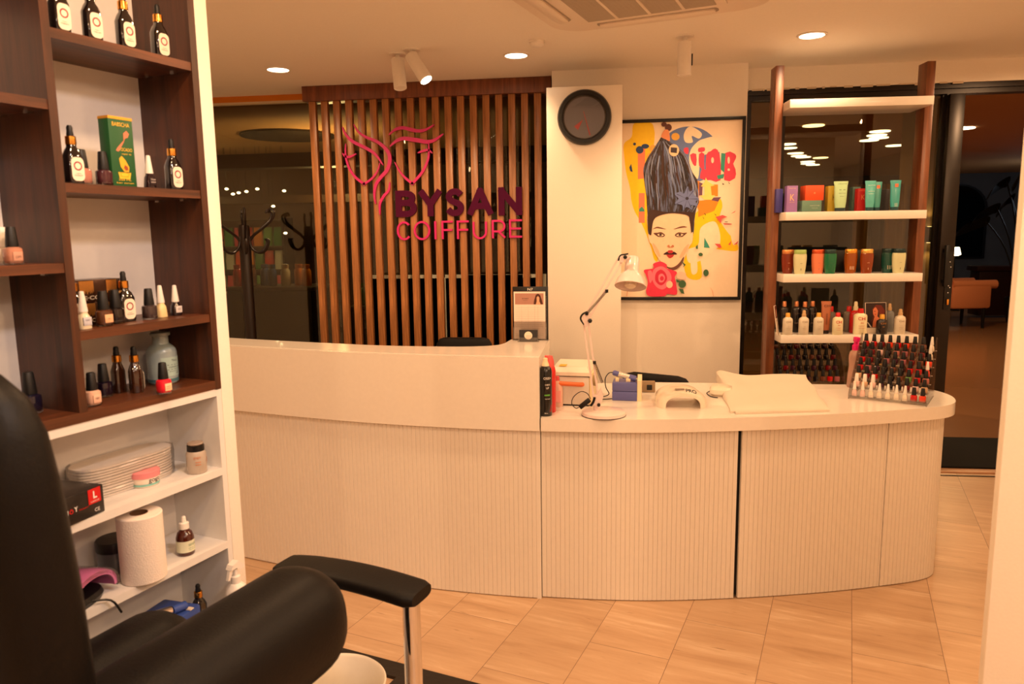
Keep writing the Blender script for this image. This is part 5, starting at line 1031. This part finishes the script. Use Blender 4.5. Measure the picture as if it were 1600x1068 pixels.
def dropper(label, p, rz=GRID, h=.112, lab=True, group=None, glassm=None, w=.034, d=.027, turn=0):
    a = thing('dropper_bottle', label, 'bottle', p, rz+turn, group); g = glassm or M_DGLASS; s = h/.112
    part('bottle_body', g, a, lambda m: m.sup([(w/2*.94, d/2*.94, 0), (w/2, d/2, .003*s), (w/2, d/2, .052*s), (w/2*.72, d/2*.8, .064*s), (.008, .008, .070*s), (.0078, .0078, .076*s)], 24, e=3.4), key=('db', w, d, h))
    part('gold_collar', M_GOLD, a, lambda m: m.lathe([(.0098, .075*s), (.010, .077*s), (.0096, .090*s), (.0088, .091*s)], 18), key=('dc', h))
    part('rubber_bulb', M_CAP, a, lambda m: m.lathe([(.0060, .090*s), (.0066, .094*s), (.0054, .101*s), (.0058, .107*s), (.0038, .1115*s), (.001, .112*s)], 16), key=('dr', h))
    if lab:
        y = -d/2-.0004; part('label', M_PAPER, a, lambda m: m.prism([(x*.9+0, .028*s+z) for x, z in rr(.0145, .0225*s, .010)], y-.0004, y, FACE), key=('dl', w, d, h))
        part('wreath', mat('maroon_wreath', (150, 60, 66), .5), a, lambda m: [m.box(-.0018, .0018, y-.0008, y-.0004, .0060, .0086, 0, Matrix.Translation((0, 0, .034*s)) @ Matrix.Rotation(t*PI/7, 4, 'Y')) for t in range(14)], key=('dw', d, h))
        part('print', M_INK, a, lambda m: (m.text('argan', 0, .0185*s, .0018, w=.010, y0=y-.0006), m.text('THERAPY', 0, .0145*s, .0026, w=.017, y0=y-.0006)), key=('dp', d, h))
    return a
GD = 'dark dropper bottles with wreath labels'
for (px_, py_, lb) in ((92, 20, 'first from left'), (143, 35, 'second from left'), (195, 50, 'third from left'), (249, 65, 'rightmost')):
    dropper(f'dark dropper bottle with wreath label on the top walnut shelf, {lb}', kp(px_, py_, .03, 1.8885), group=GD, h=.118 if px_ < 200 else .112)
dropper('dark dropper bottle at the left end of the second walnut shelf, beside pink polish', kp(104, 250, .03, 1.6085, .012), group=GD)
polish('pinkish nail polish with black cap right of the dropper bottle, second walnut shelf', kp(129, 265, .03, 1.6085), GRID, (176, 118, 104), M_CAP)
polish('plum nail polish with black cap left of the green carton', kp(162, 268, .03, 1.6085), GRID, (70, 36, 44), M_CAP)
polish('slim dark nail polish with white cone cap right of the green carton', kp(233, 270, .03, 1.6085), GRID, (34, 16, 22), M_WCAP, 'cone', .95, sticker=([('COLOR', .018, .003, .012), ('EXPERT', .012, .003, .012)], (34, 16, 22), (220, 210, 205)))
dropper('dark dropper bottle near the right end of the second walnut shelf', kp(270, 262, .035, 1.6085), group=GD)
M_GRN = (28, 84, 44)
a = carton('hair_oil_carton', 'tall green carton with gold top and avocado picture on the walnut shelf', kp(192, 240, .02, 1.6085), .056, .030, .140, M_GRN, GRID, txt=[('BABSCHA', 0, .121, .008, .040), ('AVOCADO', .004, .072, .0065, .036), ('repair oil', .008, .064, .004, .022), ('250 ML', 0, .012, .004, .03), ('hair serum', 0, .006, .003, .04)], tcol=(240, 190, 60), cat='carton')
part('gold_top', mat('gold_card', (222, 160, 50), .35, metal=.3), a, lambda m: m.box(-.0283, .0283, -.0003, .0303, .135, .1405))
part('print_flask', mat('copper_print', (190, 120, 90), .5), a, lambda m: (m.prism([(.004, .108), (.012, .114), (.018, .108), (.014, .100), (.008, .098), (-.012, .078), (-.016, .072), (-.010, .07), (.004, .09)], -.0007, -.0003, FACE)))
part('print_avocado', mat('avocado_print', (226, 168, 40), .5), a, lambda m: m.prism([(-.010, .056), (-.004, .062), (.004, .054), (.012, .040), (.010, .030), (.0, .030), (-.008, .040)], -.0007, -.0003, FACE))
part('print_stone', mat('avocado_stone', (150, 66, 30), .5), a, lambda m: m.prism([(.002, .044), (.008, .041), (.009, .034), (.003, .033), (-.001, .038)], -.0011, -.0007, FACE))
part('print_crest', mat('gold_print', (236, 190, 50), .5), a, lambda m: (m.box(-.008, .008, -.0007, -.0003, .021, .027), m.prism([(-.015, .029), (-.011, .027), (-.009, .019), (.009, .019), (.011, .027), (.015, .029), (.012, .016), (-.012, .016)], -.0007, -.0003, FACE)))
# third walnut shelf
z3 = 1.3245
dropper('dark dropper bottle mostly hidden behind the upright divider', kp(112, 470, .05, z3, .004), group=GD)
GP = 'gold and black cartons behind the polish'
for k in range(2):
    q = kp(158, 480, .085, z3+k*.047, -.005); a = thing('hair_colour_carton', ('upper' if k else 'lower')+' black and gold foil carton of the two stacked on the third walnut shelf', 'box', q, GRID, GP)
    part('carton', mat('foil_black_gold', (60, 34, 20), .25, metal=.5), a, lambda m: m.box(-.055, .055, 0, .06, 0, .046, .001)); part('gold_flare', mat('gold_foil', (200, 140, 70), .3, metal=.7), a, lambda m: [m.prism([(x, .017+.004*(i % 3)), (x+.0016, .017+.003*(i % 2)), (x+.0018, .044), (x-.0002, .044)], -.0008, -.0002, FACE) for i, x in enumerate([-.040+.0027*j for j in range(12)]+[.022+.0027*j for j in range(9)])])
    part('print', mat('carton_grey_ink', (190, 176, 156), .5), a, lambda m: m.text('DE·COSS', -.012, .005, .008, w=.064, bold=.01, y0=-.0012))
polish('creamy nail polish with white cone cap at the left end of the third walnut shelf', kp(131, 500, .03, z3), GRID, (224, 210, 180), M_WCAP, 'cone', 1.02, sticker=([('ABC', .016, .003, .01)], (190, 190, 200), (40, 40, 70)))
polish('brown nail polish with peach label and black cap before the foil cartons', kp(163, 497, .035, z3), GRID, (84, 50, 32), M_CAP, 'square', 1.05, sticker=([('-', .014, .001, .006)], (232, 178, 136), (120, 80, 60)))
polish('blackish nail polish with black cap just left of the dropper bottle, third walnut shelf', kp(182, 495, .05, z3), GRID, (30, 22, 20), M_CAP, 'square', 1.05)
dropper('dark dropper bottle with wreath label standing on the third walnut shelf', kp(197, 490, .068, z3), group=GD, h=.108, w=.038)
polish('charcoal nail polish with black cap right of the dropper bottle, third walnut shelf', kp(234, 488, .05, z3), GRID, (62, 50, 50), M_CAP)
polish('cream nail polish with white cone cap, third walnut shelf, beside charcoal polish', kp(252, 485, .06, z3), GRID, (232, 206, 150), M_WCAP, 'cone', .98)
polish('black nail polish with white cone cap and pale label, rightmost on third walnut shelf', kp(275, 484, .06, z3), GRID, (30, 18, 22), M_WCAP, 'cone', .95, sticker=([('GEL', .014, .004, .01)], (214, 206, 204), (40, 40, 50)))
# bottom walnut shelf
z4 = 1.1665
polish('peach nail polish with clear base and black cap, front left of the bottom walnut shelf', at_z(146, 633, z4), GRID, (226, 180, 156), M_CAP, 'square', 1.0, sticker=([('OBO', .014, .004, .01)], (226, 180, 156), (40, 24, 40)))
polish('very dark purple nail polish with black cap behind the peach one', at_z(164, 619, z4), GRID, (26, 14, 32), M_CAP, 'square', 1.05)
dropper('slim amber dropper bottle seen from its side, left of two on the bottom walnut shelf', at_z(187, 612, z4), h=.102, lab=False, glassm=M_AMBER, w=.027, d=.024)
a = dropper('amber dropper bottle with side label, right of two on the bottom walnut shelf', at_z(214, 612, z4), h=.102, lab=True, glassm=M_AMBER, w=.03, d=.026, turn=math.radians(70))
M_FROST = mat('frosted_blue_glass', (168, 186, 188), .3, coat=.5, trans=.25)
a = thing('apothecary_bottle', 'big frosted pale blue bottle with printed label on the bottom walnut shelf', 'bottle', clampk(at_z(256, 597, z4), -.3, -.092, .06, .12), GRID+.2)
part('bottle_body', M_FROST, a, lambda m: m.lathe([(.030, 0), (.033, .004), (.033, .072), (.031, .080), (.024, .088), (.0185, .092), (.0175, .096), (.0175, .110), (.0215, .112), (.0215, .118), (.018, .120), (.0155, .119)], 32))
part('liquid', mat('blue_liquid', (74, 112, 122), .2), a, lambda m: m.lathe([(.0333, .005), (.0335, .012)], 32))
part('label', mat('label_greyblue', (170, 196, 190), .5), a, lambda m: m.loft([[(.0336*math.sin(t), -.0336*math.cos(t), z) for z in (.018, .062)]+[(.0332*math.sin(t), -.0332*math.cos(t), z) for z in (.062, .018)] for t in [-.95+.1*i for i in range(20)]]))
part('print', M_INK, a, lambda m: [m.text(t, x, z, h_, w=w_, bend=.0338) for t, x, z, h_, w_ in (('Thick', 0, .052, .005, .018), ('- - - - -', 0, .044, .001, .04), ('cosmetic care', 0, .038, .003, .034), ('- - - - -', 0, .033, .001, .04), ('bath salt', 0, .028, .002, .03), ('SPA', .008, .022, .004, .01))])
polish('bright coral red nail polish with cream label in front of the blue bottle', at_z(257, 614, z4), GRID, (236, 36, 56), M_CAP, 'square', 1.0, sticker=([('---', .016, .001, .01), ('---', .012, .001, .01)], (236, 200, 160), (150, 110, 90)))
# left bay
polish('nude nail polish with clear base on the middle shelf of the left bay', clampk(kp(20, 395, .03, 1.4575), -.7, -.4, .02, .1), GRID, (186, 130, 108), M_CAP, 'square', 1.0, sticker=([('OPI', .012, .004, .01)], (196, 146, 124), (50, 30, 30)))
polish('pale nail polish with white cap behind the nude one, left bay', kp(5, 390, .06, 1.4575), GRID, (226, 214, 200), M_WCAP, 'square', 1.0)
polish('dark nail polish half hidden by the chair back, bottom of the left bay', kp(48, 625, .085, z4), GRID, (24, 20, 40), M_CAP, 'square', 1.2)

# white shelves
zA, zB, zC = .9515, .7655, .5705
q = kp(137, 810, .004, zA)
a = thing('glove_box', 'black box of disposable gloves with a red size square, purple glove sticking out', 'box', K(kx(128, 800, -.004)-.006, -.004, zA), GRID+math.radians(8))
part('carton', mat('glove_carton', (22, 18, 20), .4, coat=.2), a, lambda m: m.box(-.115, .062, 0, .11, 0, .058, .002))
part('size_square', M_RED, a, lambda m: m.box(.024, .054, -.0008, 0, .026, .056)); part('print', mat('glove_white_ink', (240, 236, 232), .5), a, lambda m: (m.text('L', .040, .036, .015, w=.009, bold=.03, y0=-.0013), m.text('NJ', -.030, .022, .010, w=.013, bold=.02, y0=-.0006), m.text('Y', -.006, .024, .010, w=.008, bold=.02, y0=-.0006), m.text('CE', .043, .008, .007, w=.012, y0=-.0006), m.text('LARGE', .039, .029, .003, w=.02, y0=-.0013)))
part('print_red', M_RED, a, lambda m: (m.text('Ö', -.017, .023, .010, w=.009, bold=.02, y0=-.0006), m.text('blackpearl', .012, .022, .004, w=.022, y0=-.0006)))
part('glove', mat('purple_glove', (92, 70, 150), .4), a, lambda m: m.tube([(-.07, .05, .055), (-.055, .05, .095), (-.04, .055, .078), (-.015, .055, .064), (.005, .05, .059)], [.018, .012, .012, .012, .004], 8, sub=4))
a = thing('foot_file_pack', 'stack of long oval white boards in clear wrap on the upper white shelf', 'pack', K(-.228, .116, zA), GRID+math.radians(-2))
M_SHEET = mat('felt_white', (224, 214, 204), .8)
ov = [(x, y) for x, y in [(math.copysign(abs(math.cos(t))**.55, math.cos(t))*.115, math.copysign(abs(math.sin(t))**.75, math.sin(t))*.047) for t in [2*PI*k/40 for k in range(40)]]]
for k in range(11):
    part('board', M_SHEET, a, lambda m: m.prism([(x+.0015*math.sin(k*2.1), y+.0015*math.cos(k*1.7)) for x, y in ov], k*.0062, k*.0062+.0044), smooth=True)
part('clear_wrap', glass('plastic_wrap', (.95, .94, .93), .10, .12), a, lambda m: (m.loft([[(x*s_+.002*math.sin(i*5+j*2), y*s_+.002*math.cos(i*4.3+j), z) for i, (x, y) in enumerate(ov)] for j, (s_, z) in enumerate(((1.05, .001), (1.06, .02), (1.055, .055), (1.03, .0695)))], cap=False), m.prism([(-.115, -.02), (-.145, -.035), (-.15, -.012), (-.142, .012), (-.115, .02)], .012, .016)))
a = thing('cream_jar', 'small round jar with pink lid at the front of the upper white shelf', 'jar', clampk(at_z(227, 756, zA), -.4, -.1, .034, .1), GRID+.25)
part('jar_body', mat('jar_white', (236, 222, 206), .3, coat=.3), a, lambda m: m.lathe([(.028, 0), (.030, .003), (.031, .021)], 28)); part('lid', mat('jar_pink', (226, 136, 140), .35), a, lambda m: m.lathe([(.0325, .021), (.0325, .033), (.030, .035), (.001, .0355)], 28))
part('print', M_INK, a, lambda m: m.text('gogo', -.006, .0085, .0095, w=.030, bend=.0312)); part('label_band', mat('mint_band', (130, 190, 180), .5), a, lambda m: m.lathe([(.0302, .003), (.0308, .008)], 28, cap=False))
a = thing('pump_dispenser', 'clear bottle with black flip pump at the right end of the upper white shelf', 'bottle', clampk(at_z(310, 737, zA), -.3, -.082, .03, .1), GRID+.1)
part('bottle_body', mat('milky_clear', (206, 190, 174), .25, trans=.3, coat=.4), a, lambda m: m.lathe([(.021, 0), (.023, .003), (.023, .046), (.019, .054)], 28)); part('pump_collar', M_BLACK, a, lambda m: m.lathe([(.0195, .053), (.0195, .066), (.017, .067)], 28)); part('pump_dish', mat('clear_lid', (214, 190, 170), .2, trans=.5), a, lambda m: m.lathe([(.016, .067), (.019, .070), (.017, .073), (.004, .074)], 24))
part('print', mat('pump_print', (196, 110, 60), .5), a, lambda m: [m.text(t, x, z, h_, w=w_, bend=.0234) for t, x, z, h_, w_ in (('gogo', -.018, .036, .006, .016), ('---', -.016, .028, .002, .012), ('---', -.016, .022, .002, .012), ('♥' if 0 else 'O', .014, .024, .012, .012))])
# middle white shelf
a = thing('paper_towel_roll', 'large upright white paper towel roll on the middle white shelf', 'towel roll', clampk(at_z(228, 917, zB), -.4, -.1, .055, .1)-V*.0, GRID)
q = kp(226, 900, .020, zB); a.location = q
part('paper_body', mat('soft_paper', (240, 226, 214), .9, bump=.12, bscale=300), a, lambda m: m.lathe([(.0445, 0), (.046, .002), (.046, .146), (.0445, .148), (.018, .148)], 40, cap=False)); part('cardboard_core', mat('cardboard', (120, 84, 56), .8), a, lambda m: m.lathe([(.0182, .149), (.0182, .0), (.0168, .0), (.0168, .149), (.0182, .149)], 28, cap=False))
a = thing('serum_bottle', 'brown bottle with white dropper and cream label right of the paper roll', 'bottle', clampk(at_z(291, 864, zB), -.3, -.09, .03, .1), GRID+.1)
part('bottle_body', mat('brown_glass', (70, 26, 16), .12, coat=.6), a, lambda m: m.lathe([(.0185, 0), (.020, .003), (.020, .042), (.016, .054), (.009, .060), (.009, .064)], 28)); part('cap', M_FIT, a, lambda m: m.lathe([(.011, .062), (.011, .076), (.006, .078), (.005, .090), (.003, .092)], 18))
part('label', mat('greenish_label', (220, 222, 196), .5), a, lambda m: m.lathe([(.0203, .009), (.0203, .036)], 28, cap=False)); part('print', mat('green_print', (120, 150, 120), .5), a, lambda m: [m.text(t, 0, z, h_, w=w_, bend=.0206) for t, z, h_, w_ in (('serum', .024, .005, .02), ('---', .018, .001, .02), ('---', .014, .001, .02))])
a = thing('mask_jar', 'grey jar with wide black lid half hidden behind the paper roll', 'jar', K(kx(184, 870, .11)-.0, .115, zB), GRID)
part('jar_body', mat('slate_jar', (90, 92, 96), .3, coat=.3), a, lambda m: m.lathe([(.034, 0), (.038, .004), (.038, .05)], 28)); part('lid', M_BLACK, a, lambda m: m.lathe([(.040, .05), (.040, .070), (.038, .073), (.001, .074)], 32))
q = K(kx(150, 925, .0)-.012, .03, zB)
a = thing('nail_lamp', 'pink pearly nail lamp wrapped in clear plastic at the left of the middle shelf', 'nail lamp', q, GRID+.3)
def dome(m, k=1.0, zz=0):
    m.loft([[(math.cos(PI*i/16)*.075*s_*k, y, .018+max(0, math.sin(PI*i/16))**.8*.052*s_*k+zz) for i in range(17)]+[(math.cos(PI*(16-i)/16)*.066*s_*k, y, .016+max(0, math.sin(PI*(16-i)/16))**.8*.044*s_*k+zz) for i in range(17)] for y, s_ in ((-.03, .95), (-.02, 1), (.06, .95), (.08, .8))])
part('shell', mat('pink_pearl', (222, 130, 190), .2, metal=.35, coat=.6), a, dome, angle=60); part('lamp_base', M_BLACK, a, lambda m: m.sup([(.06, .05, 0), (.064, .054, .01), (.06, .05, .02)], 28, Matrix.Translation((0, .03, 0)), e=3))
part('plastic_wrap', MATS['plastic_wrap'], a, lambda m: dome(m, 1.12, -.004), angle=60)
part('cable', M_BLACK, a, lambda m: m.tube([(.0, -.02, .01), (.02, -.05, .004), (.035, -.06, -.03)], .0025, 6, sub=4))
# lower white shelf
q = K(kx(262, 965, .06), .05, zC)
a = thing('nail_drill', 'blue nail drill box with its handpiece on the lowest visible white shelf', 'nail drill', K(kx(262, 965, .06)-.0, .055, zC), GRID+.15)
part('case', mat('cobalt_plastic', (58, 84, 160), .4), a, lambda m: m.box(-.055, .055, -.045, .06, 0, .065, .006)); part('handpiece', mat('cobalt_plastic', (58, 84, 160), .4), a, lambda m: m.tube([(-.01, -.02, .078), (.022, -.03, .076)], .010, 12)); part('handpiece_grip', M_CHROME, a, lambda m: m.tube([(-.06, -.0, .086), (-.012, -.018, .079)], .0095, 12)); part('display', M_PAPER, a, lambda m: m.box(.018, .030, -.046, -.032, .0655, .068))
dropper('orange-collared small dropper bottle peeping over the chair arm', K(kx(344, 935, .06), .06, zC), h=.105, lab=False, glassm=M_AMBER)
dropper('small dropper bottle whose black bulb peeps over the chair arm beside the blue drill', K(kx(312, 955, .05), .05, zC), h=.098, lab=False)
# side stand carrying the white spray bottle, hidden for the most part by the chair
ps = at_p(368, 900, K0+U*.06, U)
a = thing('side_stand', 'slim white side stand behind the chair, carrying the white spray bottle', 'stand', (ps.x, ps.y, 0), GRID)
part('top', M_WHITE, a, lambda m: m.lathe([(.048, .55), (.05, .555), (.05, .565), (.048, .57)], 28)); part('pole', M_CHROME, a, lambda m: m.lathe([(.012, .01), (.012, .55)], 14)); part('base', M_WHITE, a, lambda m: m.lathe([(.06, 0), (.06, .008), (.012, .014)], 28))
a = thing('spray_bottle', 'white trigger spray bottle before the end panel of the shelving', 'spray bottle', (ps.x, ps.y, .5705), GRID+PI*.0)
zt = at_p(366, 878, Vector((ps.x, ps.y, 0)), U).z-.5705
part('bottle_body', M_FIT, a, lambda m: m.lathe([(.026, 0), (.028, .004), (.028, zt-.085), (.022, zt-.06), (.011, zt-.05)], 28)); part('trigger_head', M_FIT, a, lambda m: (m.lathe([(.0115, zt-.052), (.0115, zt-.034), (.006, zt-.032), (.006, zt-.016)], 18), m.prism([(-.020, zt-.012), (-.014, zt-.002), (.004, zt+.004), (.020, zt-.010), (.022, zt-.018), (.010, zt-.020), (-.004, zt-.012)], -.009, .009, FACE), m.prism([(-.018, zt-.008), (-.026, zt-.036), (-.021, zt-.036), (-.008, zt-.012)], -.004, .004, FACE)))

# ------------------------------------------------------------------ foreground: salon chair, foot rest, basin, platform mat
ch = thing('salon_chair', 'big black leather salon armchair in the left foreground, seen from behind', 'armchair', uv(-1.10, .85), GRID)
# local axes of the chair: x along V (its front), y along -U
def chp(u_, v_, z): return (v_-.85, -(u_+1.10), z)
def bolster(m, u_, v0, v1, z, ru, rz_, drop=0):
    secs = []; N = 26
    for i in range(N+1):
        t = i/N; v_ = v0+(v1-v0)*t; e_ = min(1, ((1-t)*(v1-v0)/.10)); e2 = min(1, (t*(v1-v0)/.05)); q_ = math.sqrt(max(0, 1-(1-e_)**2.2))*math.sqrt(max(.0, 1-(1-e2)**2)); q_ = max(q_, .02)
        c = chp(u_, v_, z-drop*(t**2)); secs.append([(c[0], c[1]+math.copysign(abs(math.cos(a_))**.85, math.cos(a_))*ru*q_, c[2]+math.copysign(abs(math.sin(a_))**.85, math.sin(a_))*rz_*q_) for a_ in [2*PI*k/28 for k in range(28)]])
    m.loft(secs)
part('armrest', M_LEATH, ch, lambda m: bolster(m, -.915, .50, 1.10, .785, .100, .104), angle=80)
part('armrest', M_LEATH, ch, lambda m: bolster(m, -1.262, .50, 1.06, .655, .08, .09), angle=80)
def backr(m):
    secs = []; uc = -1.105
    for z, hw, th, vo in ((.50, .175, .05, .60), (.60, .185, .06, .595), (.85, .197, .07, .58), (1.05, .208, .07, .565), (1.18, .212, .065, .555), (1.26, .207, .058, .55), (1.305, .188, .048, .548), (1.333, .155, .034, .546), (1.345, .11, .016, .546)):
        c = chp(uc, vo, z); secs.append([(c[0]+math.copysign(abs(math.cos(a_))**.7, math.cos(a_))*th, c[1]+math.copysign(abs(math.sin(a_))**.6, math.sin(a_))*hw, z) for a_ in [2*PI*k/36 for k in range(36)]])
    m.loft(secs)
part('backrest', M_LEATH, ch, backr, angle=70)
part('seat', M_LEATH, ch, lambda m: m.box(chp(0, .62, 0)[0], chp(0, 1.12, 0)[0], -.13, .11, .46, .60, .03, seg=4))
part('seat_frame', M_BLACK, ch, lambda m: m.box(-.26, .22, -.24, .20, .36, .46, .01))
for yy in (-.205, .165): part('arm_support', M_BLACK, ch, lambda m: m.box(-.2, .1, yy-.02, yy+.02, .42, .70, .008))
part('hydraulic_column', M_CHROME, ch, lambda m: m.lathe([(.04, .03), (.04, .37)], 24)); part('base_disc', M_CHROME, ch, lambda m: m.lathe([(.20, 0), (.205, .008), (.18, .022), (.05, .035)], 48))
part('seam', mat('leather_piping', (12, 10, 10), .4), ch, lambda m: m.tube([(chp(0, .63, 0)[0]-.10, y, z) for y, z in ((-.155, .62), (-.165, .9), (-.155, 1.12), (-.11, 1.21), (0, 1.24), (.11, 1.21), (.155, 1.12), (.165, .9), (.155, .62))], .0035, 6, sub=6))
# foot rest pad on a chrome post
fp = thing('foot_rest', 'black padded foot rest on a chrome post standing on the black mat', 'foot rest', uv(-.893, 1.372), ANG)
def pad(m):
    secs = []; N = 20
    for i in range(N+1):
        t = i/N; x = -.375+.405*t; e_ = min(1, t/.18, (1-t)/.05); hw = .053*(.80+.20*min(1, e_)); top = .692+.014*math.sin(PI*min(1, t))**.8; th = .036*(.45+.55*min(1, t/.22))*min(1, .82+.18*(1-t)/.06)
        bot = top-th; ring = []
        for k in range(24):
            a_ = 2*PI*k/24; c, s_ = math.cos(a_), math.sin(a_); ring.append((x, math.copysign(abs(c)**.6, c)*hw, (top+bot)/2+math.copysign(abs(s_)**.6, s_)*th/2))
        secs.append(ring)
    m.loft(secs)
part('pad', M_LEATH, fp, pad, angle=50)
part('post', M_CHROME, fp, lambda m: m.lathe([(.021, .014), (.021, .668)], 32)); part('post_foot', M_CHROME, fp, lambda m: m.lathe([(.06, .013), (.06, .018), (.022, .024)], 32))
tag(part('platform_mat', mat('black_rubber_mat', (26, 19, 15), .55, bump=.15, bscale=30), None, lambda m: m.prism([tuple(uv(u_, v_))[:2] for u_, v_ in ((-1.34, 1.0), (-1.345, 2.025), (-.75, 2.03), (-.75, 1.0))] and [tuple(uv(u_, v_))[:2] for u_, v_ in ((-1.85, 1.95), (-1.85, 2.025), (-.75, 2.03), (-.75, 1.12), (-1.34, 1.12), (-1.34, 1.95))], .0, .012)), 'black rubber floor mat under the foot rest and the white basin', 'mat')
bs = uv(-1.155, 1.70)
bs = uv(-1.225, 1.480)
a = thing('foot_basin', 'white round foot basin on the black mat behind the chair arm', 'basin', (bs.x, bs.y, .012), GRID)
part('bowl', mat('white_basin', (240, 232, 218), .3, coat=.3), a, lambda m: m.lathe([(.085, 0), (.095, .006), (.12, .10), (.135, .22), (.142, .280), (.145, .287), (.141, .291), (.134, .284), (.126, .22), (.11, .10), (.08, .02), (.001, .015)], 64, cap=False), angle=60)

# ------------------------------------------------------------------ small pieces belong to the part they sit on
NEST = {'print': ('label', 'carton', 'card', 'jar_body', 'can_body', 'bottle_body', 'tube_body', 'shell', 'price_sheet', 'card_board'), 'wreath': ('label',), 'logo_disc': ('card',), 'bulb': ('lamp_shade',), 'lens': ('spot_barrel', 'trim_ring'),
        'drill_bit': ('handpiece_nose',), 'size_square': ('carton',), 'sticker': ('tube_body',), 'gold_top': ('carton',), 'gold_flare': ('carton',), 'banner_hair': ('photo_banner',), 'banner_face': ('photo_banner',), 'grille_bars': ('grille_panel',), 'grille': ('grille_panel',),
        'spring_pin': ('upper_arm',), 'nozzle': ('can_body',), 'label_band': ('jar_body',), 'green_bar': ('can_body',), 'handle': ('case',), 'yellow_sticker': ('lid',), 'lock_cylinder': ('lock_plate',)}
for root in [o for o in C.objects if o.parent is None and (o.get('label') or o.get('kind'))]:
    kids = {}
    for c in root.children: kids.setdefault(c.name.split('.')[0], c)
    for c in list(root.children):
        st = c.name.split('.')[0]; st = 'print' if st.startswith('print') and root.name.split('.')[0] != 'framed_poster' else st
        for host in NEST.get(st, ()):
            if host in kids and kids[host] is not c and not c.children and kids[host].parent is root: c.parent = kids[host]; break
